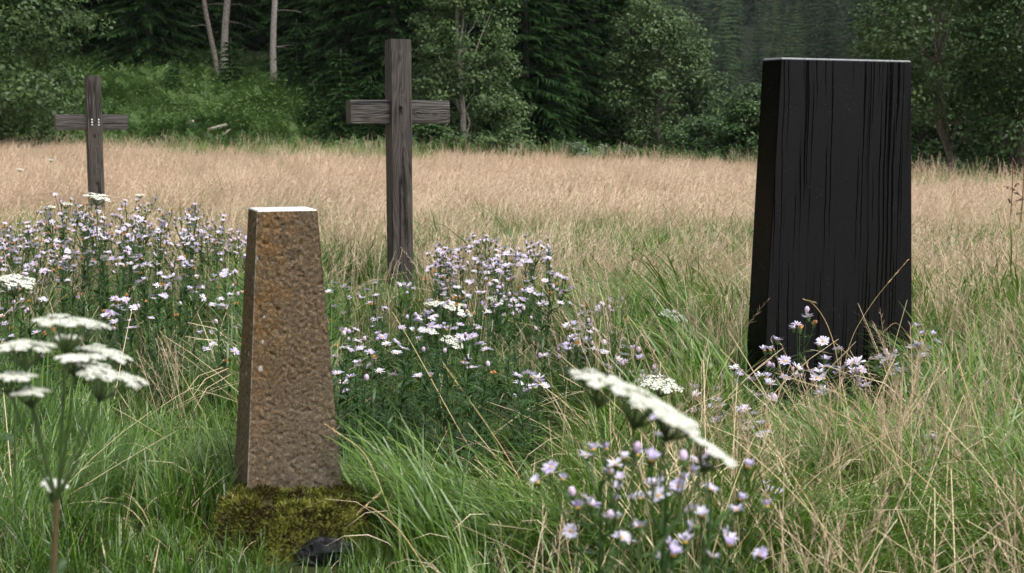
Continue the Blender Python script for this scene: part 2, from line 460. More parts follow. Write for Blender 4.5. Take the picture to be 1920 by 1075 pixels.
def stonemat():
    m, nt = newmat('rough_lichen_stone')
    tc = N(nt, 'ShaderNodeTexCoord'); V = tc.outputs['Object']
    n1 = N(nt, 'ShaderNodeTexNoise', i_Scale=105.0, i_Detail=6.0, i_Roughness=.75); nt.links.new(V, n1.inputs['Vector'])
    n2 = N(nt, 'ShaderNodeTexNoise', i_Scale=7.0, i_Detail=5.0, i_Roughness=.65); nt.links.new(V, n2.inputs['Vector'])
    n3 = N(nt, 'ShaderNodeTexNoise', i_Scale=28.0, i_Detail=4.0, i_Roughness=.7); nt.links.new(V, n3.inputs['Vector'])
    base = ramp(nt, [(.28, (.022, .014, .007)), (.44, (.082, .054, .027)), (.58, (.135, .092, .048)), (.75, (.30, .225, .14))], n1.outputs['Fac'])
    sx = N(nt, 'ShaderNodeSeparateXYZ'); nt.links.new(V, sx.inputs[0])
    # orange crust grows thickest along the left part of the front
    ed = math_node(nt, 'MULTIPLY', math_node(nt, 'ADD', sx.outputs['X'], .02), -1.3)
    om = math_node(nt, 'ADD', math_node(nt, 'ADD', math_node(nt, 'MULTIPLY', n2.outputs['Fac'], .6), math_node(nt, 'MULTIPLY', n3.outputs['Fac'], .5)), ed)
    of = ramp(nt, [(.52, 0.0), (.76, .75)], om)
    mx = N(nt, 'ShaderNodeMix', data_type='RGBA'); nt.links.new(of.outputs[0], mx.inputs[0])
    nt.links.new(base.outputs[0], mx.inputs[6])
    oc = ramp(nt, [(.35, (.075, .036, .007)), (.65, (.25, .120, .020))], n1.outputs['Fac']); nt.links.new(oc.outputs[0], mx.inputs[7])
    gm = ramp(nt, [(.55, 0.0), (.72, .6)], math_node(nt, 'ADD', math_node(nt, 'MULTIPLY', n2.outputs['Fac'], .45), math_node(nt, 'SUBTRACT', .52, math_node(nt, 'MULTIPLY', sx.outputs['Z'], .45))))
    mxg = N(nt, 'ShaderNodeMix', data_type='RGBA'); nt.links.new(gm.outputs[0], mxg.inputs[0])
    nt.links.new(mx.outputs[2], mxg.inputs[6]); mxg.inputs[7].default_value = (.115, .095, .072, 1)
    # the tint keeps the grain
    gmul = N(nt, 'ShaderNodeMix', data_type='RGBA', blend_type='MULTIPLY'); gmul.inputs[0].default_value = 1
    grn = N(nt, 'ShaderNodeTexVoronoi', i_Scale=330.0); nt.links.new(V, grn.inputs['Vector'])
    gsep = N(nt, 'ShaderNodeSeparateColor'); nt.links.new(grn.outputs['Color'], gsep.inputs[0])
    gv = ramp(nt, [(.15, .42), (.55, .95), (.95, 1.7)], math_node(nt, 'ADD', math_node(nt, 'MULTIPLY', n1.outputs['Fac'], .5), math_node(nt, 'MULTIPLY', gsep.outputs[0], .5)))
    nt.links.new(mxg.outputs[2], gmul.inputs[6]); nt.links.new(gv.outputs[0], gmul.inputs[7])
    vo = N(nt, 'ShaderNodeTexVoronoi', i_Scale=26.0); nt.links.new(V, vo.inputs['Vector'])
    n4 = N(nt, 'ShaderNodeTexNoise', i_Scale=5.0, i_Detail=2.0); nt.links.new(V, n4.inputs['Vector'])
    wl = math_node(nt, 'MULTIPLY', math_node(nt, 'LESS_THAN', math_node(nt, 'ADD', vo.outputs['Distance'], math_node(nt, 'MULTIPLY', n1.outputs['Fac'], .8)), .57), math_node(nt, 'MULTIPLY', math_node(nt, 'GREATER_THAN', n4.outputs['Fac'], .50), math_node(nt, 'LESS_THAN', math_node(nt, 'ADD', sx.outputs['X'], math_node(nt, 'MULTIPLY', sx.outputs['Z'], -.055)), -.095)))
    mw = N(nt, 'ShaderNodeMix', data_type='RGBA'); nt.links.new(math_node(nt, 'MULTIPLY', wl, .75), mw.inputs[0])
    nt.links.new(gmul.outputs[2], mw.inputs[6]); mw.inputs[7].default_value = (.42, .43, .40, 1)
    # pale chipped arris between the two seen faces
    ar = N(nt, 'ShaderNodeAttribute', attribute_name='rnd')
    af = ramp(nt, [(.62, 0.0), (.85, .75)], math_node(nt, 'ADD', math_node(nt, 'MULTIPLY', ar.outputs['Fac'], .5), math_node(nt, 'MULTIPLY', n1.outputs['Fac'], .6)))
    ma = N(nt, 'ShaderNodeMix', data_type='RGBA'); nt.links.new(af.outputs[0], ma.inputs[0])
    nt.links.new(mw.outputs[2], ma.inputs[6]); ma.inputs[7].default_value = (.34, .33, .30, 1)
    p = N(nt, 'ShaderNodeBsdfPrincipled', i_Roughness=.62)
    p.inputs['Specular IOR Level'].default_value = .4
    nt.links.new(ma.outputs[2], p.inputs['Base Color'])
    b = N(nt, 'ShaderNodeBump', i_Strength=.75, i_Distance=.003)
    nt.links.new(math_node(nt, 'ADD', n1.outputs['Fac'], math_node(nt, 'MULTIPLY', gsep.outputs[0], .35)), b.inputs['Height']); nt.links.new(b.outputs[0], p.inputs['Normal'])
    o = N(nt, 'ShaderNodeOutputMaterial'); nt.links.new(p.outputs[0], o.inputs['Surface'])
    return m


def plainmat(name, c0, c1, scale=30, rough=.5, spec=.5, metal=0.0, bump=.2):
    m, nt = newmat(name)
    tc = N(nt, 'ShaderNodeTexCoord')
    n = N(nt, 'ShaderNodeTexNoise', i_Scale=float(scale), i_Detail=5.0); nt.links.new(tc.outputs['Object'], n.inputs['Vector'])
    r = ramp(nt, [(.3, c0), (.7, c1)], n.outputs['Fac'])
    p = N(nt, 'ShaderNodeBsdfPrincipled', i_Roughness=rough); p.inputs['Specular IOR Level'].default_value = spec; p.inputs['Metallic'].default_value = metal
    b = N(nt, 'ShaderNodeBump', i_Strength=bump, i_Distance=.01)
    nt.links.new(n.outputs['Fac'], b.inputs['Height']); nt.links.new(b.outputs[0], p.inputs['Normal'])
    nt.links.new(r.outputs[0], p.inputs['Base Color'])
    o = N(nt, 'ShaderNodeOutputMaterial'); nt.links.new(p.outputs[0], o.inputs['Surface'])
    return m


M['slab'] = slabmat()
M['slab_edge'] = plainmat('pale_granite_edge', (.08, .083, .09), (.24, .25, .265), 150, .35, .5)
M['stone'] = stonemat()
M['stone_top'] = plainmat('pale_cut_stone', (.50, .49, .46), (.78, .77, .74), 26, .45, .5)
M['bolt'] = plainmat('zinc_bolt', (.60, .64, .68), (.78, .80, .82), 60, .35, .5, .2)
M['rock'] = plainmat('wet_rock_shaded', (.003, .003, .0035), (.010, .011, .012), 22, .5, .22, 0, 1.0)  # black tone holds the shade of the hollow under the moss
M['greyrock'] = plainmat('grey_boulder', (.06, .07, .085), (.13, .145, .17), 9, .7, .3, 0, .6)
M['moss'] = plainmat('moss_cushion', (.035, .040, .008), (.10, .10, .02), 55, .9, .1, 0, 1.0)
M['earth'] = plainmat('black_earth', (.006, .005, .004), (.02, .016, .012), 40, .9, .1)


# ------------------------------------------------------------------ terrain
def smooth(x, a, b):
    t = np.clip((np.asarray(x, float) - a) / (b - a), 0, 1)
    return t * t * (3 - 2 * t)


def terrain(x, y):
    x = np.asarray(x, float); y = np.asarray(y, float)
    P = np.stack([x, y, np.zeros_like(x)], -1).reshape(-1, 3)
    bump = (vnoise(P, .45, 3).reshape(x.shape) - .5) * .05 * smooth(np.hypot(x, y), 6, 14)
    big = (vnoise(P, .06, 5).reshape(x.shape) - .5) * 1.6 * smooth(np.hypot(x, y - 10), 34, 60)
    bank = smooth(-x, 1.5, 6.0) * np.maximum(0, y - 31.0) * .175 * smooth(y, 30, 36)
    r = np.hypot(x * .9, y - 5)
    # wooded slopes close by on the left, the right and behind; an open valley ahead with its hillside far off
    close = np.maximum(np.maximum(smooth(-x, 2, 14), smooth(x - .30 * y, 2, 12)), smooth(-y, 0, 20))
    hill = np.maximum(0, r - 64.0) * .36 * smooth(r, 60, 90) * close
    far = np.maximum(0, r - 216.0) * .34 * smooth(r, 212, 226) * (1 - close)
    tilt = -x * .028 * smooth(y, 10, 28) * (1 - smooth(np.hypot(x, y), 45, 75))
    return bump + big + tilt + np.minimum(bank, 9) + np.minimum(hill, 95) + np.minimum(far, 60)


def terrain_at(x, y):
    return float(terrain(np.array([x]), np.array([y]))[0])


def axis(lo, hi, fine_lo, fine_hi, f, c):
    a = list(np.arange(fine_lo, fine_hi + 1e-6, f))
    s, v = f, fine_hi
    while v < hi:
        s = min(s * 1.22, c); v += s; a.append(v)
    s, v = f, fine_lo
    while v > lo:
        s = min(s * 1.22, c); v -= s; a.insert(0, v)
    return np.array(a)


gxs = axis(-330, 330, -13, 13, .5, 12); gys = axis(-330, 470, 2, 46, .5, 12)
GX, GY = np.meshgrid(gxs, gys)
GZ = terrain(GX, GY)
zone = np.where(np.hypot(GX, GY - 5) > 34, 1.0, 0.0)
zone = np.maximum(smooth(GY, 6, 13) * .5, smooth(GY, 28.5, 33) * 1.0)
zone = np.where(GY < 3, smooth(-GY, 25, 40), zone)
nx, ny = len(gxs), len(gys)
ii = (np.arange(ny - 1)[:, None] * nx + np.arange(nx - 1)[None, :])
mb = MB(); mb.add(np.stack([GX, GY, GZ], -1).reshape(-1, 3), np.stack([ii, ii + 1, ii + nx + 1, ii + nx], -1).reshape(-1, 4), zone.ravel())
tag(mb.build('ground', M['ground'], smooth=True), 'rough meadow ground rising to wooded slopes', 'ground', kind='structure')


# ------------------------------------------------------------------ the stones and crosses
def frustum_obj(name, wb, wt, db, dt, h, mat, parent, bevel=.004, loc=(0, 0, 0)):
    V = []
    for (w, d, z) in ((wb, db, 0), (wt, dt, h)):
        V += [(-w / 2, -d / 2, z), (w / 2, -d / 2, z), (w / 2, d / 2, z), (-w / 2, d / 2, z)]
    Q = [(3, 2, 1, 0), (4, 5, 6, 7), (0, 1, 5, 4), (1, 2, 6, 5), (2, 3, 7, 6), (3, 0, 4, 7)]
    b = MB(); b.add(V, Q)
    o = b.build(name, mat, parent)
    o.location = loc
    bv = o.modifiers.new('edge', 'BEVEL'); bv.width = bevel; bv.segments = 3; bv.harden_normals = False
    for p in o.data.polygons: p.use_smooth = True
    wnm = o.modifiers.new('wn', 'WEIGHTED_NORMAL'); wnm.keep_sharp = False
    return o


slab = frustum_obj('gravestone', .735, .60, .118, .122, 1.54, M['slab'], None, .0045, (1.228, 5.42, -.2))
slab.data.transform(Matrix.Translation((0, 0, 0)))
slab.rotation_euler = (0, 0, math.radians(25))
frustum_obj('top_edge', .5985, .592, .1205, .114, .007, M['slab_edge'], slab, .002, (0, 0, 1.5385))  # thin pale strip along the slab's top
tag(slab, 'tall black polished granite gravestone streaked with rain', 'gravestone')

# pillar: rough faces as displaced grids, smooth pale top
pil = empty('stone_pillar', (-.6232, 3.86, .10), math.radians(19.3))
tag(pil, 'brown tapered rough stone pillar with orange lichen and a mossy foot', 'stone pillar')
PW, PT, PD, PDT, PH = .2571 + .004, .1611, .2296, .1486, .772


def pillar_shaft():
    b = MB(); nu, nv = 84, 250
    for k in range(4):
        u = np.linspace(-1, 1, nu); v = np.linspace(0, 1, nv)
        U, Vv = np.meshgrid(u, v)
        w = (PW + (PT - PW) * Vv) / 2; d = (PD + (PDT - PD) * Vv) / 2
        if k == 0: X, Y, nrm = U * w, -d, (0, -1, .06)
        elif k == 1: X, Y, nrm = w, U * d, (1, 0, .06)
        elif k == 2: X, Y, nrm = -U * w, d, (0, 1, .06)
        else: X, Y, nrm = -w, -U * d, (-1, 0, .06)
        P = np.stack([X, Y, Vv * PH], -1).reshape(-1, 3)
        Q3 = P * np.array([1, 1, 1.8])
        n = (vnoise(Q3, 90, 11, 3) - .5) * .0016 + (vnoise(P, 150, 17, 2) - .5) * .0032 + (vnoise(P, 8, 5, 2) - .5) * .006
        pit = np.clip(vnoise(P, 110, 29, 1) - .62, 0, 1) * -.010
        edge = smooth(1 - np.abs(U.ravel()), 0, .05) * .5 + .5
        top = smooth(1 - Vv.ravel(), 0, .012)
        P = P + (np.array(nrm) * ((n + pit) * edge * top)[:, None])
        i = (np.arange(nv - 1)[:, None] * nu + np.arange(nu - 1)[None, :])
        ar = {0: smooth(-U.ravel(), .93, 1.0), 3: smooth(U.ravel(), .90, 1.0), 1: smooth(-U.ravel(), .95, 1.0)}.get(k, np.zeros(len(P)))
        b.add(P, np.stack([i, i + 1, i + nu + 1, i + nu], -1).reshape(-1, 4), ar)
    return b


pillar_shaft().build('shaft', M['stone'], pil, smooth=True)
frustum_obj('top_face', PT - .002, PT - .006, PDT - .002, PDT - .006, .005, M['stone_top'], pil, .001, (0, 0, PH - .0015))


def beam(name, w, d, h, mat, parent, loc, rot=(0, 0, 0), nz=30):
    """timber with slightly worn, wavy edges, length along local z"""
    nn = 5
    ring = []
    for k in range(4):
        for t in np.linspace(-1, 1, nn)[:-1]:
            ring.append([(t, -1), (1, t), (-t, 1), (-1, -t)][k])
    ring = np.array(ring) * [w / 2, d / 2]
    corner_ = (np.abs(ring[:, 0]) > w / 2 - 1e-6) & (np.abs(ring[:, 1]) > d / 2 - 1e-6)
    ring[corner_] *= .955
    R = len(ring); zs = np.linspace(0, h, nz)
    P = np.concatenate([np.c_[ring * (.975 if i in (0, nz - 1) else 1.0), np.full(R, z)] for i, z in enumerate(zs)])
    s = sum(map(ord, name)) + int(abs(loc[0]) * 100)
    P[:, 0] += (vnoise(P * [1, 1, .35], 14, s) - .5) * .006
    P[:, 1] += (vnoise(P * [1, 1, .35], 14, s + 5) - .5) * .006
    P[:R, 2] += .0; P[-R:, 2] -= .004
    Q = [(k * R + i, k * R + (i + 1) % R, (k + 1) * R + (i + 1) % R, (k + 1) * R + i) for k in range(nz - 1) for i in range(R)]
    P = np.vstack([P, [[0, 0, 0], [0, 0, h]]]); a = nz * R
    Q += [(a, (i + 1) % R, i, i) for i in range(R)] + [(a + 1, (nz - 1) * R + i, (nz - 1) * R + (i + 1) % R, (nz - 1) * R + (i + 1) % R) for i in range(R)]
    b = MB(); b.add(P, Q)
    o = b.build(name, mat, parent, smooth=False)
    o.location = loc; o.rotation_euler = rot
    return o


def wooden_cross(loc, a, w, h, bar_z, bar_h, bar_l, off, label, knots, bknots, seed, bolts=False):
    r = empty('wooden_cross', loc, a); tag(r, label, 'cross', 'weathered wooden grave crosses')
    beam('post', w, w, h + .25, woodmat('weathered_post', knots, seed), r, (0, 0, -.25))
    # the bar is let into the back of the post, its face set back a little
    beam('crossbar', bar_h, w * .8, bar_l, woodmat('weathered_crossbar', bknots, seed + 3.7), r, (-bar_l / 2 + off, .018, bar_z), (0, math.radians(90), 0), 16)
    if bolts:
        for sx in (-.030, .030):
            for k in (-1, 0, 1):
                bm_ = MB()
                th = np.linspace(0, 2 * math.pi, 10, endpoint=False)
                ringp = [(0.0075 * math.cos(t), 0, 0.0075 * math.sin(t)) for t in th]
                ring2 = [(0.005 * math.cos(t), -.005, 0.005 * math.sin(t)) for t in th]
                bm_.add(ringp + ring2 + [(0, -.006, 0)], [(i, (i + 1) % 10, 10 + (i + 1) % 10, 10 + i) for i in range(10)] + [(10 + i, 10 + (i + 1) % 10, 20, 20) for i in range(10)])
                o = bm_.build('bolt', M['bolt'], r, smooth=True)
                o.location = (sx * 1.0, -w / 2 - .004, bar_z + k * .024)
    bm_ = MB(); th = np.linspace(0, 2 * math.pi, 10, endpoint=False)
    kr = .006 if bolts else .011
    kx = 0.0 if bolts else -.008
    bm_.add([(kr * math.cos(t), 0, kr * math.sin(t)) for t in th] + [(kr * .8 * math.cos(t), -.008, kr * .8 * math.sin(t)) for t in th] + [(0, -.009, 0)],
            [(i, (i + 1) % 10, 10 + (i + 1) % 10, 10 + i) for i in range(10)] + [(10 + i, 10 + (i + 1) % 10, 20, 20) for i in range(10)])
    o = bm_.build('peg', M['rock'], r, smooth=True); o.location = (kx, -w / 2 - .002, bar_z + (.0 if bolts else .03))  # raised dark disc; on the bolted cross its black stands for a hole's shade
    return r


wooden_cross((-.7118, 9.0, 0), math.radians(23), .1369, 1.635, 1.182, .148, .655, .006,
             'weathered wooden cross with knotted grain and a dark central peg', [(-.005, .99, .022), (.012, .735, .014), (-.008, 1.43, .012)], [(.02, .55, .012)], 1.3)
wooden_cross((-3.7955, 13.0, 0), math.radians(26), .1327, 1.545, 1.125, .141, .64, -.02,
             'weathered wooden cross with six pale bolts, rising behind the lilac asters', [(.0, .82, .016), (-.01, 1.25, .012)], [(.01, .5, .012)], 5.9, True)

# moss mound round the pillar's foot
MX, MY = -.585, 3.72


def mound_h(x, y):
    dx, dy = (x - MX) / .245, (y - MY) / .265
    r = np.sqrt(dx * dx + dy * dy)
    P = np.stack([x, y, np.zeros_like(x)], -1).reshape(-1, 3)
    n = vnoise(P, 13, 41, 3).reshape(x.shape) - .5
    top = .135 * (1 - smooth(r + n * .35, .62, 1.06))
    hole = np.exp(-(((x + .505) / .07) ** 2 + ((y - 3.48) / .06) ** 2)) * .18
    return top + n * .075 * (r < 1.2) - .012 - hole * smooth(top, .0, .06)


mo = empty('moss_mound', (0, 0, 0)); tag(mo, 'olive green moss cushion round the foot of the stone pillar', 'moss')
us = np.linspace(MX - .3, MX + .3, 80); vs_ = np.linspace(MY - .31, MY + .31, 80)
UX, UY = np.meshgrid(us, vs_); UZ = mound_h(UX, UY)
ii = (np.arange(79)[:, None] * 80 + np.arange(79)[None, :])
b = MB(); b.add(np.stack([UX, UY, UZ], -1).reshape(-1, 3), np.stack([ii, ii + 1, ii + 81, ii + 80], -1).reshape(-1, 4))
b.build('cushion', M['moss'], mo, smooth=True)
n_ = 52000
mx_ = MX + rng.uniform(-.29, .29, n_); my_ = MY + rng.uniform(-.3, .26, n_)
mz_ = mound_h(mx_, my_); keep = (mz_ > .005)
mx_, my_, mz_ = mx_[keep], my_[keep], mz_[keep]; n_ = len(mx_)
e = .004
nxm = -(mound_h(mx_ + e, my_) - mz_) / e; nym = -(mound_h(mx_, my_ + e) - mz_) / e
nn_ = unit(np.stack([nxm, nym, np.ones(n_)], -1))
ax = unit(nn_ + rng.normal(0, .6, (n_, 3)))
sd = unit(np.cross(ax, rng.normal(0, 1, (n_, 3))))
Lm = np.where(rng.random(n_) < .12, rng.uniform(.014, .026, n_), rng.uniform(.005, .012, n_))
b = MB()
cl = vnoise(np.stack([mx_, my_, mz_], -1), 28, 9, 2)
b.leaves(np.stack([mx_, my_, mz_], -1) + ax * Lm[:, None] * .35, ax, sd, Lm, np.minimum(Lm * .55, .006), np.clip((cl - .5) * 2.2 + .42 + rng.normal(0, .12, n_), 0, 1))
tag(b.build('moss_tufts', M['moss_leaf'], mo), kind='stuff')


def rock(name, loc, size, seed, mat, label, cat):
    nu, nv = 26, 16
    th = np.linspace(0, 2 * math.pi, nu, endpoint=False); ph = np.linspace(0.02, math.pi - .02, nv)
    T, Pp = np.meshgrid(th, ph)
    D = np.stack([np.sin(Pp) * np.cos(T), np.sin(Pp) * np.sin(T), np.cos(Pp)], -1).reshape(-1, 3)
    r = .62 + .75 * vnoise(D + 10, 2.3, seed, 4)
    q = np.round(D * 2.2) / 2.2
    P = (D * .6 + q * .4) * r[:, None] * np.array(size)
    Q = [(k * nu + i, (k + 1) * nu + i, (k + 1) * nu + (i + 1) % nu, k * nu + (i + 1) % nu) for k in range(nv - 1) for i in range(nu)]
    b = MB(); b.add(P, Q); o = b.build(name, mat, smooth=False); o.location = loc
    tag(o, label, cat); return o


rock('rock', (-.475, 3.505, .012), (.075, .05, .05), 13, M['rock'], 'small wet rock half buried under the moss cushion, black with painted hollow shade', 'rock')
rk = px(785, 283, 31.5)
rock('boulder', (rk.x, 31.5, terrain_at(rk.x, 31.5) + .12), (.38, .3, .33), 9, M['greyrock'], 'blue grey boulder at the meadow edge behind the wooden cross', 'boulder')


# ------------------------------------------------------------------ trees
def spruce_mesh(seed, H, R, z0=.25, dens=1.15, tw=.046, step=.235, far=False):
    g = np.random.default_rng(seed)
    b = MB(); z = z0
    tb = MB()
    lean = g.normal(0, .01, 2)
    zs = np.linspace(-.6, H, 9)
    tb.tube(np.stack([lean[0] * zs, lean[1] * zs, zs], -1), np.linspace(.012 * H, .01, 9), 6)
    PT_, WT_, ST_, RT_ = [], [], [], []
    while z < H - .1:
        k = (H - z) / H
        Lb = R * (k ** .85) * g.uniform(.85, 1.15) + .12
        nb = g.integers(6, 9) if not far else g.integers(5, 7)
        a0 = g.uniform(0, 6.28)
        for i in range(nb):
            az = a0 + i * 6.283 / nb + g.normal(0, .18)
            L = Lb * g.uniform(.65, 1.12)
            d = np.array([math.cos(az), math.sin(az), 0]); s = np.array([-d[1], d[0], 0])
            up = .25 * (1 - k) - .05
            droop = g.uniform(.28, .5) * (k * .8 + .2)
            ns = max(3, int(L / (.105 if not far else .24) * dens))
            t = (np.arange(ns) + g.uniform(0, 1, ns) * .8) / ns
            t = .12 + .88 * t
            zz = z + L * (up * t - droop * t * t + .18 * np.maximum(0, t - .6) ** 1.5)
            base = np.stack([d[0] * L * t, d[1] * L * t, zz], -1)
            base[:, 0] += lean[0] * z; base[:, 1] += lean[1] * z
            for sg in (-1, 1, 0):
                tl = (np.clip(.42 * L * (1.05 - t), .10, .5) if sg else np.full(ns, .2 if not far else .3)) * g.uniform(.7, 1.25, ns)
                dirv = unit(d[None] * g.uniform(.55, 1.0, (ns, 1)) + s[None] * sg * g.uniform(.6, 1.1, (ns, 1)) + np.array([[0, 0, -1]]) * g.uniform(.1, .55, (ns, 1)))
                mid = base + dirv * tl[:, None] * .5; end = base + dirv * tl[:, None] + np.array([0, 0, -1]) * (tl * .16)[:, None]
                PT_.append(np.stack([base, mid, end], 1))
                w = tw * g.uniform(.7, 1.3, ns)
                WT_.append(np.stack([w * .7, w, w * .15], 1))
                up_ = np.tile([0, 0, 1.0], (ns, 1)) + g.normal(0, .35, (ns, 3))
                ST_.append(unit(np.cross(dirv, up_)))
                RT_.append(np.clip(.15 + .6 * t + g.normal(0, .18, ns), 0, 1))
                if not far:
                    PT_.append(np.stack([base, mid, end], 1)); WT_.append(np.stack([w * .5, w * .75, w * .1], 1))
                    ST_.append(unit(np.cross(dirv, s[None] + g.normal(0, .4, (ns, 3))))); RT_.append(RT_[-1])
        z += step * g.uniform(.7, 1.3) * (1 if not far else 1.7)
    b.ribbons(np.concatenate(PT_), np.concatenate(WT_), np.concatenate(ST_), np.concatenate(RT_))
    return tb, b


def make_spruce(seed, H, R, **kw):
    tb, b = spruce_mesh(seed, H, R, **kw)
    return tb.mesh('trunk', M['bark'], True), b.mesh('crown', M['spruce'])


SPR = [make_spruce(21, 12.0, 2.1), make_spruce(22, 10.5, 2.4), make_spruce(23, 13.0, 1.9)]
SPR_YOUNG = [make_spruce(31, 2.6, .95, z0=.08, step=.14, tw=.045), make_spruce(32, 3.4, 1.15, z0=.08, step=.16, tw=.045)]
SPR_BARE = [make_spruce(41, 11.0, 1.5, z0=4.3), make_spruce(42, 12.0, 1.7, z0=5.0)]


def place_tree(name, meshes, x, y, rz, s, label, group, cat='tree', dz=-.1):
    r = empty(name, (x, y, terrain_at(x, y) + dz), rz, s); tag(r, label, cat, group)
    put('trunk', meshes[0], r); put('crown', meshes[1], r)
    return r


# (u, D, scale, variant) of the spruces one can tell apart at the front of the stand
front = [(285, 43, .80, 1), (345, 47, .85, 0), (235, 46, .95, 2), (600, 43, .95, 1), (655, 38.5, .78, 0), (735, 37, .85, 1), (690, 44, 1.0, 2),
         (990, 38, .86, 1), (1055, 40.5, .90, 0), (1110, 44, 1.0, 2), (945, 42, .95, 0), (1165, 50, .9, 1)]
flab = ['broad dark spruce on the bank beside the bushy dark tree', 'spruce on the bank just left of the bare trunks', 'spruce rising behind the bushy dark tree on the bank',
        'spruce just right of the lone bare trunk', 'spruce standing over the spreading young spruce', 'spruce directly behind the top of the peg cross', 'tall spruce between the lone bare trunk and the peg cross',
        'layered spruce at the right flank of the birch', 'layered spruce between the birch and the dome shaped tree', 'tall spruce behind the left shoulder of the dome shaped tree',
        'spruce half hidden behind the birch', 'spruce half hidden behind the yellow green treetop']
for i, (u, D, s, v) in enumerate(front):
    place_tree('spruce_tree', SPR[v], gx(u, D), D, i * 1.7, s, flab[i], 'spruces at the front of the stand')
SP = []
EDGE = [(1700, 52), (1770, 48), (1840, 56), (1900, 46), (1960, 52), (1740, 64), (1830, 68), (1920, 66), (2020, 60)]
g = np.random.default_rng(5)
for y in np.arange(47, 75, 4.2):
    for x in np.arange(-.44 * y, .10 * y, 2.6):
        u = 960 + x / y * F_PX
        if 365 < u < 560 and y < 50: continue
        if u > 1130: continue
        SP.append((x + g.normal(0, .5), y + g.normal(0, .9)))
for i, (x, y) in enumerate(SP):
    place_tree('spruce_tree', SPR[i % 3], x, y, i * 2.1, g.uniform(.85, 1.15), 'dark shaded spruce deep inside the forest behind the front row', 'spruces deep inside the forest')
for i, (u, D) in enumerate(EDGE):
    place_tree('spruce_tree', SPR[i % 3], gx(u, D), D, i * 1.9, g.uniform(.8, 1.0), 'dark spruce behind the broadleaved thicket right of the black gravestone', 'spruces behind the right hand thicket')
# the forest closes the valley behind the viewer and at the sides too
for i in range(46):
    a = math.radians(100 + i * 160 / 45 * 1.0) if False else math.radians(-200 + i * 220 / 45)
    r = g.uniform(30, 44)
    x, y = r * math.cos(a), 4 + r * math.sin(a) * .95
    if y > 12 and abs(x) < .45 * y + 6: continue
    place_tree('spruce_tree', SPR[i % 3], x, y, i * 1.3, g.uniform(.9, 1.25), 'tall spruce at the wooded edge on the near side of the meadow', 'spruces closing the near side of the meadow')

young = [(437, 39.5, .72, 0), (640, 34.0, .78, 1), (590, 35.0, .62, 0), (700, 33.8, .62, 1), (560, 38.5, .75, 1), (330, 38.8, .5, 0)]
ylab = ['young spruce growing against the pale bare trunks', 'spreading young spruce with low boughs at the meadow edge', 'small pointed young spruce beside the brambles',
        'young spruce close behind the crossbar of the wooden cross', 'pointed young spruce in the shade of the tall stand', 'tiny spruce on the grassy bank']
for (u, D, s, v), lb in zip(young, ylab):
    place_tree('young_spruce', SPR_YOUNG[v], gx(u, D), D, u, s, lb, 'young spruces along the forest edge')


def bare_tree(u0, u1, v1, D, rad, meshes, label, seed, mat='bark_pale'):
    """slender tree with a bare lower trunk; foot under column u1, passing column u0 at the top of the picture"""
    g = np.random.default_rng(seed)
    foot = px(u1, v1, D); top = px(u0, 0, D)
    zb = terrain_at(foot.x, D) - .15
    r = empty('bare_trunk_tree', (foot.x, D, zb)); tag(r, label, 'tree', 'bare trunked trees in the forest gap')
    h0 = top.z - zb
    slope = (top.x - foot.x) / h0
    zs = np.linspace(0, 10.5, 22)
    xs = slope * zs * np.where(zs > h0, .6 + .4 * h0 / np.maximum(zs, .1), 1) + .05 * np.sin(zs * 1.3 + seed) - .03 * np.exp(-zs)
    P = np.stack([xs, .05 * np.sin(zs * .9 + 2), zs], -1)
    rr = rad * (1 - zs / 13) + rad * .5 * np.exp(-zs * 3.5)
    b = MB(); b.tube(P, rr, 8); b.build('trunk', M[mat], r, smooth=True)
    for k in range(9):
        z = g.uniform(1.2, 4.2); i = np.searchsorted(zs, z)
        a = g.choice([0, math.pi]) + g.normal(0, .7); L = g.uniform(.35, 1.1)
        t = np.linspace(0, 1, 6)
        Q = P[i] + np.stack([np.cos(a) * L * t, np.sin(a) * L * t, L * (.25 * t - g.uniform(.1, .5) * t * t)], -1) + g.normal(0, .02, (6, 3)) * t[:, None]
        b = MB(); b.tube(Q, np.linspace(.016, .004, 6), 4); b.build('branch', M['bark_grey'], r)
    c = put('crown', meshes[1], r); c.location = (float(xs[-4]), 0, .6)
    return r


bare_tree(386, 412, 190, 41.5, .085, SPR_BARE[0], 'slim bare grey trunk leaning beside a paler thicker trunk', 1, 'bark_grey')
bare_tree(430, 417, 195, 42.5, .12, SPR_BARE[1], 'thick pale mottled bare trunk in the forest gap', 2)
bare_tree(515, 516, 160, 41.0, .10, SPR_BARE[0], 'straight bare pale trunk with dead side twigs standing alone in the forest gap', 3)


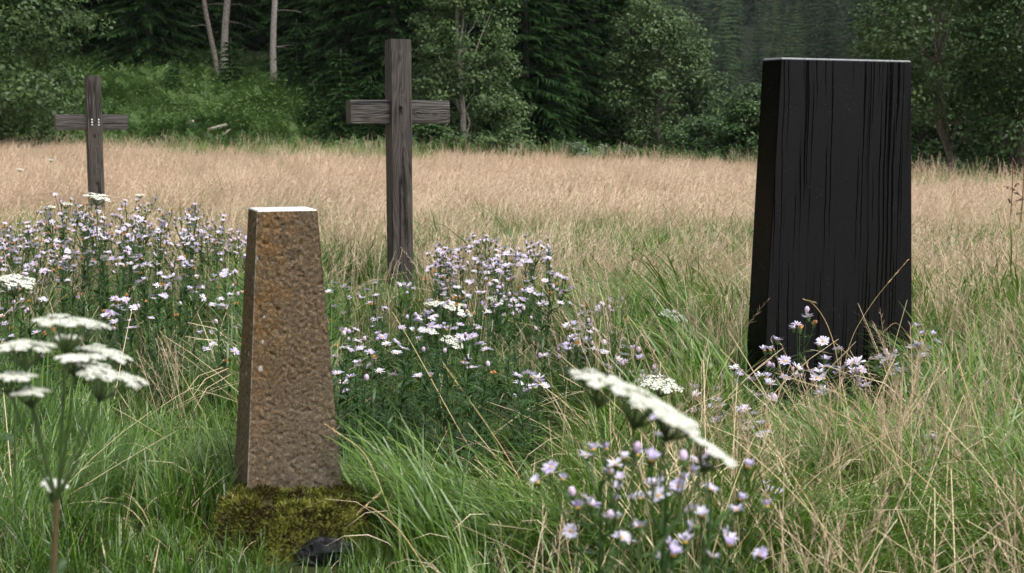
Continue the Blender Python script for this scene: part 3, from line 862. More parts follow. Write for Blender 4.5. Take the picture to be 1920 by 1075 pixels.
def broadleaf(name, u, D, ell, nclump, nleaf, leaf, mat, bark, label, seed, trunk_pts=None, rt=.09, group=None, clump=(.28, .55), limbs=16, dz=-.1, floor=.05):
    """ell: ellipsoids (dx, dy, z, rx, ry, rz) of the crown about the foot; leaves in many clumps with gaps between"""
    g = np.random.default_rng(seed)
    x = gx(u, D); zb = terrain_at(x, D) + dz
    r = empty(name, (x, D, zb)); tag(r, label, 'bush' if 'bush' in name or 'shrub' in name else 'tree', group)
    vol = np.array([e[3] * e[4] * e[5] for e in ell]) ** .7; pr = vol / vol.sum()
    top = max(e[2] + e[5] for e in ell)
    if trunk_pts is None:
        t = np.linspace(0, 1, 9)
        trunk_pts = np.stack([.08 * np.sin(t * 5 + seed) * t * top * .4, .05 * np.cos(t * 4) * t, t * top * .85], -1)
    else:
        trunk_pts = np.array(trunk_pts, float)
    b = MB(); tb = MB()
    tb.tube(trunk_pts, np.linspace(rt, rt * .15, len(trunk_pts)), 7)
    cents = []
    while len(cents) < nclump:
        e = ell[g.choice(len(ell), p=pr)]
        d = g.normal(0, 1, 3); d /= np.linalg.norm(d)
        rad = g.uniform(.35, 1.0) ** .45
        c = np.array(e[:3]) + d * rad * np.array(e[3:])
        if c[2] < floor: continue
        cents.append((c, d))
    for k, (c, d) in enumerate(cents):
        rc = g.uniform(*clump)
        nl = int(nleaf * g.uniform(.6, 1.3))
        off = g.normal(0, 1, (nl, 3)); off = off / np.maximum(1, np.linalg.norm(off, axis=1, keepdims=True) / 1.6)
        off *= rc * .55 * np.array([1.15, 1.15, .62])
        C = c + off
        nrm = unit(off * .7 / rc + np.array([0, 0, .75]) + d * .3 + g.normal(0, .55, (nl, 3)))
        A = unit(np.cross(nrm, g.normal(0, 1, (nl, 3)))); A[:, 2] -= .25; A = unit(A)
        S = unit(np.cross(nrm, A))
        L = leaf * g.uniform(.65, 1.3, nl)
        tone = g.normal(.5, .16)
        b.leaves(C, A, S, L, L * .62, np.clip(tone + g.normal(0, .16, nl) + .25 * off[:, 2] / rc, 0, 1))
        if k < limbs:
            zt = min(c[2] * g.uniform(.35, .8), trunk_pts[-1, 2])
            i = int(np.argmin(abs(trunk_pts[:, 2] - zt)))
            t = np.linspace(0, 1, 6)[:, None]
            q = trunk_pts[i] * (1 - t) + c * t + g.normal(0, .05, (6, 3)) * np.sin(t * 3.14)
            tb.tube(q, np.linspace(rt * .38, rt * .07, 6), 5, cap=False)
    tb.build('trunk', M[bark], r, smooth=True)
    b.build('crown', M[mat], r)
    return r


broadleaf('deciduous_tree', -40, 28, [(0, 0, 3.6, 2.55, 2.3, 1.9), (-.2, 0, 5.6, 2.1, 2, 1.9), (.35, 0, 1.7, 1.9, 1.8, 1.2), (-1.5, .5, 1.2, 2, 1.5, 1.2)], 320, 120, .095, 'leaf_mid', 'bark',
          'large bushy dark green tree bulging over the bank behind the bolted cross', 51, rt=.16)
broadleaf('deciduous_tree', 868, 33.5, [(0, 0, 1.4, 1.55, 1.4, 1.5), (.1, 0, 3.2, 1.25, 1.2, 1.6), (-.05, 0, 5.0, .95, .9, 1.5)], 260, 110, .085, 'leaf_mid', 'bark_pale',
          'loose pale leaved birch between the dark spruces beside the wooden cross', 52, rt=.085, clump=(.22, .45))
broadleaf('deciduous_tree', 1235, 41, [(0, 0, 1.9, 1.95, 1.8, 1.9), (.05, 0, 3.3, 1.35, 1.3, 1.35), (-.35, 0, 3.9, .9, .9, 1.1)], 300, 110, .095, 'leaf_mid', 'bark_grey',
          'rounded dome shaped green tree standing before the far hillside', 53, rt=.12, clump=(.3, .52))
broadleaf('deciduous_tree', 1185, 45, [(0, 0, 3.8, 1.3, 1.2, 1.8), (0, 0, 2, 1.3, 1.2, 1.5)], 130, 100, .10, 'leaf_light', 'bark_grey',
          'brighter yellow green treetop rising behind the rounded dome tree', 54, rt=.1)
broadleaf('bush', 1395, 34.5, [(0, 0, .9, .75, .8, 1.0), (.15, 0, 1.55, .45, .45, .75)], 110, 95, .09, 'leaf_dark', 'bark_grey',
          'upright leafy bush close to the left edge of the black gravestone', 55, rt=.05, clump=(.2, .38), limbs=8)
broadleaf('bush', 1320, 36, [(0, 0, .75, 1.1, .9, .85)], 80, 95, .09, 'leaf_dark', 'bark_grey',
          'low dark bush at the foot of the rounded dome tree', 56, rt=.05, clump=(.2, .4), limbs=8)
broadleaf('shrub', 1075, 32.5, [(0, 0, .42, .62, .5, .45), (.5, .2, .35, .5, .5, .4)], 48, 80, .08, 'leaf_grey', 'bark_grey',
          'pale grey green willow shrub at the meadow edge before the spruces', 57, rt=.03, clump=(.16, .3), limbs=6)
broadleaf('shrub', 1165, 33, [(0, 0, .35, .6, .5, .4)], 36, 80, .08, 'leaf_grey', 'bark_grey',
          'low grey green shrub beside the pale willow shrub', 58, rt=.03, clump=(.16, .3), limbs=6)
broadleaf('bush', 800, 32.5, [(0, 0, .55, .8, .6, .6), (.9, .3, .45, .7, .6, .5)], 60, 90, .085, 'leaf_dark', 'bark_grey',
          'dark leafy bush at the foot of the birch', 59, rt=.04, clump=(.18, .36), limbs=6)
broadleaf('bush', 940, 32.3, [(0, 0, .5, .75, .6, .6)], 50, 90, .085, 'leaf_mid', 'bark_grey',
          'small rounded leafy bush beneath the right side of the birch', 60, rt=.04, clump=(.18, .36), limbs=6)
broadleaf('bush', 655, 31.9, [(0, 0, .35, .6, .5, .42)], 32, 90, .085, 'leaf_mid', 'bark_grey',
          'low leafy bush in front of the spreading young spruce', 61, rt=.03, clump=(.18, .3), limbs=6)
# right hand side
tp = [px(1792, 335, 26), px(1780, 290, 26), px(1764, 235, 26), px(1763, 180, 26), px(1758, 120, 26), px(1762, 60, 26), px(1772, 0, 26), px(1768, -90, 26)]
fx = gx(1792, 26); fz = terrain_at(fx, 26) - .1
tp = [(fx - fx, 0, 0)] + [(p.x - fx, .1 * math.sin(i), p.z - fz) for i, p in enumerate(tp[1:])]
broadleaf('deciduous_tree', 1792, 26, [(-.25, .3, 3.1, 1.5, 1.4, 1.6), (.2, .4, 4.6, 1.6, 1.5, 1.4), (-.9, .2, 2.3, .7, .7, .6), (1.1, .3, 2.0, 1.0, .9, .9), (-.5, -.5, 2.6, 1.1, .6, 1.2)], 190, 95, .085, 'leaf_mid', 'bark_grey',
          'crooked pale trunked tree with open branches right of the black gravestone', 62, trunk_pts=tp, rt=.075, clump=(.22, .46), limbs=13)
broadleaf('deciduous_tree', 1905, 25, [(.3, 0, 1.3, 1.1, 1.1, 1.3), (.2, 0, 3.0, 1.15, 1.1, 1.5), (.3, 0, 4.7, 1.2, 1.1, 1.2)], 230, 110, .08, 'leaf_dark', 'bark',
          'dense dark leaved tree beside the crooked pale trunk', 63, rt=.1)
broadleaf('deciduous_tree', 1725, 30, [(0, 0, 1.5, 1.1, 1.0, 1.2), (.5, 0, 2.6, 1.0, 1, 1.0), (1.5, .5, 1.2, 1.4, 1, 1.1)], 170, 105, .09, 'leaf_dark', 'bark',
          'low dark tree filling in behind the crooked pale trunk', 64, rt=.08)
broadleaf('deciduous_tree', 1690, 36, [(0, 0, 3.9, 1.2, 1.1, 1.5), (.9, 0, 5.2, 1.4, 1.2, 1.4), (.2, 0, 2.2, 1.1, 1, 1.1)], 210, 100, .10, 'leaf_light', 'bark_grey',
          'light green treetop rising above the right corner of the black gravestone', 65, rt=.09)
broadleaf('deciduous_tree', 1860, 33, [(0, 0, 2.2, 1.6, 1.4, 1.9), (.2, 0, 4.8, 1.7, 1.4, 1.7)], 220, 100, .10, 'leaf_mid', 'bark',
          'tall green tree behind the dense dark leaved tree', 66, rt=.1)
broadleaf('deciduous_tree', 2010, 29, [(0, 0, 1.6, 1.4, 1.3, 1.6), (.2, 0, 4.4, 1.6, 1.4, 1.7)], 170, 100, .10, 'leaf_dark', 'bark',
          'tree at the outer end of the right hand thicket', 67, rt=.1)
broadleaf('bush', 1560, 36, [(0, 0, .8, 1.6, 1.0, .9), (2.0, 0, .9, 1.3, 1, 1.0)], 130, 95, .09, 'leaf_dark', 'bark_grey',
          'long low bush at the wood edge hidden mostly by the black gravestone', 68, rt=.05, limbs=8)

# far hillside
FAR = []
for sd in range(3):
    tb, b = spruce_mesh(70 + sd, 13.0, 2.5 + .3 * sd, z0=.4, tw=.17, step=.46, dens=.8)
    fm = MB()
    fm.V, fm.Q, fm.R, fm.M, fm.n = list(b.V), list(b.Q), list(b.R), list(b.M), b.n
    fm.add(np.vstack(tb.V), np.vstack(tb.Q), .5, 1)
    FAR.append(fm.mesh('far_spruce_tree', [M['spruce_far'], M['bark']]))
g = np.random.default_rng(15)
cnt = 0
for k, D in enumerate(np.arange(218, 345, 10.5)):
    for x in np.arange(.062 * D + (k % 2) * 2.6, .31 * D, 4.5):
        if g.random() < .08: continue
        xx, yy = x + g.normal(0, 1.5), D + g.normal(0, 3.5)
        cnt += 1
        o = put('far_spruce_tree', FAR[cnt % 3]); o.location = (xx, yy, terrain_at(xx, yy) - .5)
        s = g.uniform(.72, 1.4); o.scale = (s * .95, s * .95, s * g.uniform(.95, 1.25)); o.rotation_euler = (0, 0, g.uniform(0, 6.28))
        tag(o, 'distant slender spruce on the hazy far hillside', 'tree', 'spruces on the far hillside')

# fallen logs in the brambles
for (u, v, D, L, az, rad, lb) in [(408, 238, 34.3, .75, .3, .055, 'pale broken log end poking from the brambles on the bank'), (352, 236, 34.6, .6, -.5, .05, 'short buff log lying in the undergrowth on the bank'),
                                  (425, 243, 33.9, .5, 1.2, .035, 'thin dark broken branch lying across the pale log')]:
    p = px(u, v, D)
    t = np.linspace(-.5, .5, 5)
    b = MB(); b.tube(np.stack([t * L * .6, .02 * np.sin(t * 9), .12 * t], -1), .8 * rad * np.array([.9, 1, 1.05, 1, .85]), 9)
    o = b.build('fallen_log', M['log'] if rad > .04 else M['bark_grey']); o.location = (p.x, D, terrain_at(p.x, D) + .40); o.rotation_euler = (0, 0, az)
    tag(o, lb, 'log')


# ------------------------------------------------------------------ grasses (masses nobody could count)
PROTO = bpy.data.collections.new('grass_prototypes')


def proto(coll, name, mb, mats):
    o = bpy.data.objects.new(name, mb.mesh(name, mats)); coll.objects.link(o)
    return o


def scatter(name, coll, P, yaw, tilt, scl, idx, tint, label, cat):
    me = bpy.data.meshes.new(name)
    me.vertices.add(len(P)); me.vertices.foreach_set('co', np.asarray(P, np.float32).ravel())
    rot = np.stack([tilt[:, 0], tilt[:, 1], yaw], -1)
    a = me.attributes.new('rot', 'FLOAT_VECTOR', 'POINT'); a.data.foreach_set('vector', rot.astype(np.float32).ravel())
    a = me.attributes.new('scl', 'FLOAT', 'POINT'); a.data.foreach_set('value', np.asarray(scl, np.float32))
    a = me.attributes.new('pick', 'INT', 'POINT'); a.data.foreach_set('value', np.asarray(idx, np.int32))
    a = me.attributes.new('tint', 'FLOAT', 'POINT'); a.data.foreach_set('value', np.asarray(tint, np.float32))
    o = put(name, me)
    ng = bpy.data.node_groups.new(name, 'GeometryNodeTree')
    ng.interface.new_socket('Geometry', in_out='INPUT', socket_type='NodeSocketGeometry')
    ng.interface.new_socket('Geometry', in_out='OUTPUT', socket_type='NodeSocketGeometry')
    gi = ng.nodes.new('NodeGroupInput'); go = ng.nodes.new('NodeGroupOutput')
    m2p = ng.nodes.new('GeometryNodeMeshToPoints'); ip = ng.nodes.new('GeometryNodeInstanceOnPoints')
    ci = ng.nodes.new('GeometryNodeCollectionInfo'); ci.inputs['Collection'].default_value = coll
    ci.inputs['Separate Children'].default_value = True; ci.inputs['Reset Children'].default_value = True

    def at(n, t):
        x = ng.nodes.new('GeometryNodeInputNamedAttribute'); x.data_type = t; x.inputs['Name'].default_value = n
        return [s for s in x.outputs if s.enabled and s.name == 'Attribute'][0]
    e2r = ng.nodes.new('FunctionNodeEulerToRotation')
    L = ng.links.new
    L(gi.outputs[0], m2p.inputs['Mesh']); L(m2p.outputs[0], ip.inputs['Points']); L(ci.outputs[0], ip.inputs['Instance'])
    ip.inputs['Pick Instance'].default_value = True
    L(at('pick', 'INT'), ip.inputs['Instance Index']); L(at('rot', 'FLOAT_VECTOR'), e2r.inputs[0]); L(e2r.outputs[0], ip.inputs['Rotation'])
    L(at('scl', 'FLOAT'), ip.inputs['Scale']); L(ip.outputs[0], go.inputs[0])
    md = o.modifiers.new('scatter', 'NODES'); md.node_group = ng
    tag(o, label, cat, kind='stuff')
    return o


def blade_paths(g, n, K, L, r, lean, bend, az=None):
    """n arching blades of length L from a tuft of radius r"""
    az = g.uniform(0, 6.283, n) if az is None else az
    bx = g.normal(0, r, n); by = g.normal(0, r, n)
    t = np.linspace(0, 1, K)[None, :]
    ang = (lean[:, None] + bend[:, None] * t ** 1.3)          # angle from vertical along the blade
    ds = (L / (K - 1))[:, None]
    h = np.concatenate([np.zeros((n, 1)), np.cumsum(np.sin(ang[:, :-1]) * ds, 1)], 1)
    z = np.concatenate([np.zeros((n, 1)), np.cumsum(np.cos(ang[:, :-1]) * ds, 1)], 1)
    ca, sa = np.cos(az)[:, None], np.sin(az)[:, None]
    P = np.stack([bx[:, None] + ca * h, by[:, None] + sa * h, z - .01], -1)
    side = np.stack([-np.sin(az), np.cos(az), np.zeros(n)], -1) + g.normal(0, .35, (n, 3))
    return P, unit(side)


def green_tuft(seed, n, L0, L1, w0, w1, r, bend0, bend1, mat=0, K=6, combed=None):
    g = np.random.default_rng(seed); b = MB()
    L = g.uniform(L0, L1, n)
    az = None if combed is None else g.normal(combed, .5, n)
    P, S = blade_paths(g, n, K, L, r, g.uniform(.02, .35, n), g.uniform(bend0, bend1, n), az)
    prof = np.array([.6, .95, 1, .85, .55, .06]) if K == 6 else np.array([.7, 1, .7, .06])
    b.ribbons(P, g.uniform(w0, w1, n)[:, None] * prof[None], S, np.clip(g.normal(.45, .27, n), 0, 1), mat)
    # a few dead blades among the green ones
    m = max(2, n // 13); L = g.uniform(L0, L1, m) * .9
    P, S = blade_paths(g, m, K, L, r, g.uniform(.1, .8, m), g.uniform(bend0, bend1, m))
    b.ribbons(P, np.full((m, 1), (w0 + w1) * .38) * prof[None], S, None, 1)
    return b


def straw_tuft(seed, n, L0, L1, w, r, bend0, bend1, heads=10, hl=.14, hw=.004, green=8, lean0=.02, lean1=.3, sprd=.02, az=None):
    g = np.random.default_rng(seed); b = MB(); K = 6
    L = g.uniform(L0, L1, n)
    azs = None if az is None else g.normal(az, .55, n)
    P, S = blade_paths(g, n, K, L, r, g.uniform(lean0, lean1, n), g.uniform(bend0, bend1, n), azs)
    b.ribbons(P, np.full((n, K), w) * np.linspace(1.1, .7, K)[None], S, None, 0)
    if heads:
        # airy seed head: short ascending spikelets along the last stretch of each culm
        end = P[:, -1]; d = unit(P[:, -1] - P[:, -2])
        k = heads
        t = np.tile(np.linspace(0, 1, k), (n, 1))
        base = end[:, None, :] - d[:, None, :] * (hl * (1 - t))[..., None]
        base = base.reshape(-1, 3); dd = np.repeat(d, k, 0)
        sd = unit(np.cross(dd, g.normal(0, 1, dd.shape)))
        ax = unit(dd * .9 + sd * .55)
        wid = (1.15 - t.reshape(-1)) * sprd + .006
        b.leaves(base + ax * (wid * .6)[:, None], ax, unit(np.cross(ax, g.normal(0, 1, ax.shape))), wid * 1.5 + .006, hw, None, 1)
    if green:
        Lg = g.uniform(.14, .30, green)
        P, S = blade_paths(g, green, 4, Lg, r, g.uniform(.1, .4, green), g.uniform(.3, 1.2, green))
        b.ribbons(P, g.uniform(.003, .005, green)[:, None] * np.array([.7, 1, .7, .06])[None], S, None, 2)
    return b


CG = bpy.data.collections.new('green_tuft_prototypes')
for i in range(4):
    proto(CG, 'tuft_a%d' % i, green_tuft(100 + i, 30, .14, .38, .0026, .0062, .04, .4, 1.9), [M['grass'], M['straw']])
for i in range(3):
    proto(CG, 'tuft_b%d' % i, green_tuft(110 + i, 26, .30, .56, .0036, .0085, .05, 1.0, 2.3, combed=0.0), [M['grass'], M['straw']])
for i in range(2):
    proto(CG, 'tuft_c%d' % i, green_tuft(120 + i, 26, .09, .2, .003, .005, .04, .4, 1.5), [M['grass'], M['straw']])
CS = bpy.data.collections.new('straw_tuft_prototypes')
SM = [M['straw'], M['head'], M['grass_far']]
for i in range(3):       # upright airy bents
    proto(CS, 'straw_a%d' % i, straw_tuft(200 + i, 16, .34, .60, .0022, .05, .1, .7, 12, .16, .0026, 10), SM)
for i in range(3):       # leaning bents of the open meadow
    proto(CS, 'straw_b%d' % i, straw_tuft(210 + i, 20, .36, .62, .0028, .07, .3, 1.0, 10, .17, .0040, 8, .1, .5, .026, az=.2), SM)
for i in range(3):       # flattened straw with hardly any heads
    proto(CS, 'straw_c%d' % i, straw_tuft(220 + i, 14, .40, .75, .0030, .05, .1, .7, 0, .1, .003, 4, .45, 1.25, az=None), SM)
for i in range(3):       # coarse distant bents
    proto(CS, 'straw_d%d' % i, straw_tuft(230 + i, 34, .30, .60, .0042, .13, .2, .9, 9, .20, .0048, 10, .05, .5, .034, az=.1), SM)

# footprints that grass keeps clear of
PATCHES = []          # aster patches as (x, y, r)


def clear_of(x, y, pad=0.0):
    ok = np.ones(len(x), bool)
    c, s = math.cos(math.radians(25)), math.sin(math.radians(25))
    lx = (x - 1.228) * c + (y - 5.42) * s; ly = -(x - 1.228) * s + (y - 5.42) * c
    ok &= ~((np.abs(lx) < .40 + pad) & (np.abs(ly) < .10 + pad))
    ok &= ~((np.hypot((x - MX) / (.215 + pad), (y - MY) / (.235 + pad)) < 1))
    ok &= ~(np.hypot((x + .485) / (.105 + pad), (y - 3.40) / (.13 + pad)) < 1)      # the dark hollow under the moss
    for (cx, cy_) in ((-.7118, 9.0), (-3.7955, 13.0)):
        ok &= np.hypot(x - cx, y - cy_) > .11 + pad
    return ok


def area_pts(g, d0, d1, dens, margin=.9):
    a = .5 * (d0 * .76 + 2 * margin + d1 * .76 + 2 * margin) * (d1 - d0)
    n = int(a * dens)
    y = np.sqrt(g.uniform(d0 * d0, d1 * d1, n)); x = g.uniform(-1, 1, n) * (.38 * y + margin)
    ok = clear_of(x, y)
    return x[ok], y[ok]


def n2(x, y, s, seed, o=2):
    return vnoise(np.stack([x, y, np.zeros_like(x)], -1), s, seed, o)


def in_patch(x, y):
    """1 inside the aster patches"""
    u = 960 + x / y * F_PX
    left = (u < 470) & (y > 4.9) & (y < 9.2)
    mid = (u > 600) & (u < 1130) & (y > 4.12) & (y < 7.9)
    return left | mid


g = np.random.default_rng(300)
GXs, GYs, GI, GS, GT, GYaw = [], [], [], [], [], []
for (d0, d1, dens) in ((2.2, 4.2, 330), (4.2, 7, 230), (7, 12, 95), (12, 20, 26)):
    x, y = area_pts(g, d0, d1, dens)
    wl = n2(x, y, .9, 61)
    u = 960 + x / y * F_PX
    pstraw = smooth(y, 7, 15) * .55 + .25 * smooth(u, 1250, 1500) * (y < 5.2)
    keep = (g.random(len(x)) > pstraw * (wl > .35)) & (g.random(len(x)) < np.clip(.3 + 1.5 * n2(x, y, 3.1, 72), 0, 1)) & ~(in_patch(x, y) & (g.random(len(x)) < .6))
    x, y, wl, u = x[keep], y[keep], wl[keep], u[keep]
    n = len(x)
    kind = g.integers(0, 4, n)
    flop = (n2(x, y, 1.6, 77) > .46) & (g.random(n) < .65) & (y < 9)
    kind = np.where(flop, g.integers(4, 7, n), kind)
    s = g.uniform(.6, 1.15, n) * np.clip(.45 + 1.1 * n2(x, y, 2.2, 71), .5, 1.3)
    s = np.where(in_patch(x, y), s * .55, s); s = np.where((u > 610) & (u < 1040) & (y > 3.75) & (y < 4.5), s * .72, s); s = np.where((u < 1080) & (y < 5.2), s * np.interp(u, [500, 1080], [.66, .82]), s)
    # trampled short turf in front of the pillar
    short = (x > -1.05) & (x < -.22) & (y < 3.72)
    kind = np.where(short, g.integers(7, 9, n), kind); s = np.where(short, g.uniform(.3, .75, n) * np.where(g.random(n) < .06, 1.7, 1), s)
    s = np.where(~short & (y < 3.3), s * .82, s); s = np.where((u > 1370) & (u < 1740) & (y > 4.45) & (y < 5.5), s * .42, s)
    s = np.where((np.hypot((x + .76) / .5, (y - 8.55) / .8) < 1) | (np.hypot((x + 3.7) / .6, (y - 12.5) / .9) < 1), s * .5, s)
    s = np.where(y > 12, s * 1.25, s); s = np.where((u > 1200) & (y < 4.6), s * np.interp(u, [1200, 1400], [.9, .7]), s)
    yaw = np.where(flop, (n2(x, y, .8, 88) - .5) * 7 + 2.6, g.uniform(0, 6.283, n))
    GXs.append(x); GYs.append(y); GI.append(kind); GS.append(s); GYaw.append(yaw)
    GT.append(np.clip(.50 + (wl - .5) * 1.1 + g.normal(0, .16, n) + .16 * smooth(y, 6, 14) + .30 * smooth(u, 950, 1600), 0, 1))
for (u0, u1, d0, d1, m, sc) in ((330, 800, 26.5, 31.5, 1500, 1.9), (1690, 2000, 18.5, 26, 1500, 1.6), (-100, 340, 27.5, 31.5, 500, 1.7), (0, 1920, 9, 27, 7000, 1.35)):
    y = g.uniform(d0, d1, m); u = g.uniform(u0, u1, m); x = (u - 960) / F_PX * y
    k = n2(x, y, .5, 93) > (.30 if m < 2000 else .47); x, y = x[k], y[k]; n = len(x)
    GXs.append(x); GYs.append(y); GI.append(g.integers(0, 4, n)); GS.append(g.uniform(.7, 1.15, n) * sc); GYaw.append(g.uniform(0, 6.28, n)); GT.append(g.uniform(.5, 1, n))
x = np.concatenate(GXs); y = np.concatenate(GYs); n = len(x)
scatter('meadow_grass', CG, np.stack([x, y, terrain(x, y)], -1), np.concatenate(GYaw), g.normal(0, .1, (n, 2)), np.concatenate(GS), np.concatenate(GI), np.concatenate(GT),
        'lush green grass growing round the stones and flowers', 'grass')

GXs, GYs, GI, GS, GT, GYaw = [], [], [], [], [], []
for (d0, d1, dens) in ((2.4, 4.5, 30), (4.5, 7.5, 34), (7.5, 12, 52), (12, 20, 42), (20, 32.5, 26)):
    x, y = area_pts(g, d0, d1, dens)
    wl = n2(x, y, .7, 161); n = len(x)
    u = 960 + x / y * F_PX
    p = np.ones(n)
    right = smooth(u, 1120, 1420)
    if d1 <= 7.5:
        p = .12 + .32 * smooth(u, 680, 900) + .42 * right + .22 * (wl > .55)
        p *= np.where((u > 1370) & (u < 1740) & (y > 4.4) & (y < 5.5), .1, 1)
        p *= np.where(in_patch(x, y), .3, 1)
        p *= np.where((x < -.3) & (y < 5), .35, 1)
    elif d1 <= 12:
        p = np.where(in_patch(x, y), .12, .45 + .6 * (n2(x, y, .5, 9) - .2))
    edge_ = 28.6 + 5.5 * (n2(x, y, .16, 33) - .5) + np.where(u > 1250, -7.5 * smooth(u, 1250, 1850), .9 * smooth(-u, -700, -100))
    p = np.where(y > edge_, 0, p)
    p = np.where((np.hypot((x + .76) / .42, (y - 8.55) / .75) < 1) | (np.hypot((x + 3.7) / .5, (y - 12.5) / .8) < 1), p * .12, p)
    short = (x > -1.1) & (x < -.15) & (y < 4.1)
    p = np.where(short, 0, p)
    k = g.random(n) < p
    x, y, wl, u, right = x[k], y[k], wl[k], u[k], right[k]; n = len(x)
    if d1 <= 7.5:
        kind = np.where(g.random(n) < .5, g.integers(6, 9, n), g.integers(0, 3, n))
    elif d1 <= 12:
        kind = np.where(g.random(n) < .25, g.integers(6, 9, n), g.integers(0, 6, n))
    elif d1 <= 20:
        kind = np.where(g.random(n) < .1, g.integers(6, 9, n), g.integers(3, 6, n))
    else:
        kind = g.integers(9, 12, n)
    s = g.uniform(.7, 1.15, n) * np.where(y > 12, .95, .85)
    GXs.append(x); GYs.append(y); GI.append(kind); GS.append(s)
    GYaw.append(np.where(kind < 3, g.uniform(0, 6.28, n), g.normal(0, .9, n) + np.where((kind >= 6) & (kind < 9), g.uniform(0, 6.28, n), 0)))
    GT.append(np.clip(.45 + (wl - .5) * 1.2 + g.normal(0, .16, n), 0, 1))
m = 420; u = g.uniform(-80, 2000, m); y = 29.5 + g.normal(0, .8, m) - 7.5 * smooth(u, 1250, 1850); x = (u - 960) / F_PX * y
GXs.append(x); GYs.append(y); GI.append(g.integers(0, 3, m)); GS.append(g.uniform(.9, 1.5, m)); GYaw.append(g.uniform(0, 6.28, m)); GT.append(g.uniform(0, .6, m))
x = np.concatenate(GXs); y = np.concatenate(GYs); n = len(x)
scatter('dry_meadow_grass', CS, np.stack([x, y, terrain(x, y)], -1), np.concatenate(GYaw), g.normal(0, .07, (n, 2)), np.concatenate(GS), np.concatenate(GI), np.concatenate(GT),
        'tan dry grass with feathery seed heads filling the open meadow', 'dry grass')

# undergrowth of the bank and wood edge
CU = bpy.data.collections.new('undergrowth_prototypes')
for i in range(4):
    gg = np.random.default_rng(400 + i); b = MB(); nl = 260
    C = gg.normal(0, 1, (nl, 3)) * np.array([.26, .26, .15]) + np.array([0, 0, .22]); C[:, 2] = np.abs(C[:, 2])
    nrm = unit(np.array([0, 0, 1.0]) + gg.normal(0, .6, (nl, 3))); A = unit(np.cross(nrm, gg.normal(0, 1, (nl, 3)))); S = np.cross(nrm, A)
    L = gg.uniform(.04, .085, nl)
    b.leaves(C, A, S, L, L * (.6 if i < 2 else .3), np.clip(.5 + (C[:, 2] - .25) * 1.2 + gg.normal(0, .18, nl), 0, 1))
    proto(CU, 'leafy_%d' % i, b, M['under'])
for i in range(2):      # fern like arching fronds
    gg = np.random.default_rng(410 + i); b = MB()
    P, S = blade_paths(gg, 16, 6, gg.uniform(.5, .8, 16), .03, gg.uniform(.2, .6, 16), gg.uniform(.5, 1.2, 16))
    b.ribbons(P, np.full((16, 6), .008), S, None)
    for f_ in range(16):      # leaflets down both sides of each frond
        tt = np.linspace(.12, .98, 17); tk = np.linspace(0, 1, 6)
        mid = np.stack([np.interp(tt, tk, P[f_, :, i_]) for i_ in range(3)], -1); tg = unit(np.gradient(mid, axis=0))
        for sg in (-1, 1):
            ax_ = unit(S[f_][None] * sg + tg * .5 + gg.normal(0, .12, (17, 3))); ln = .11 * np.sin(tt * 2.9 + .15) + .012
            b.leaves(mid + ax_ * (ln * .5)[:, None], ax_, tg, ln, .022, np.clip(.5 + gg.normal(0, .15, 17), 0, 1))
    proto(CU, 'ferny_%d' % i, b, M['under'])
g = np.random.default_rng(420)
x = g.uniform(-19, -1.5, 5200); y = g.uniform(29.5, 47, 5200)
k = (smooth(-x, 2.5, 6) > g.random(5200)) | (y < 33)
x1, y1 = x[k], y[k]
x2 = g.uniform(-4, 15, 1500); y2 = g.uniform(30.5, 37, 1500) - 4.0 * smooth(x2, 6, 9)
x = np.concatenate([x1, x2]); y = np.concatenate([y1, y2]); n = len(x)
dens = n2(x, y, .35, 55)
k = g.random(n) < np.clip(.25 + 1.4 * dens, 0, 1); x, y, dens = x[k], y[k], dens[k]; n = len(x)
scatter('undergrowth', CU, np.stack([x, y, terrain(x, y) - .03], -1), g.uniform(0, 6.28, n), g.normal(0, .12, (n, 2)), g.uniform(.55, 1.25, n) * (.6 + .8 * dens), g.integers(0, 6, n),
        np.clip(.42 + (n2(x, y, .45, 66, 3) - .5) * 2.6 + g.normal(0, .15, n), 0, 1), 'brambles and ferns covering the bank at the wood edge', 'undergrowth')


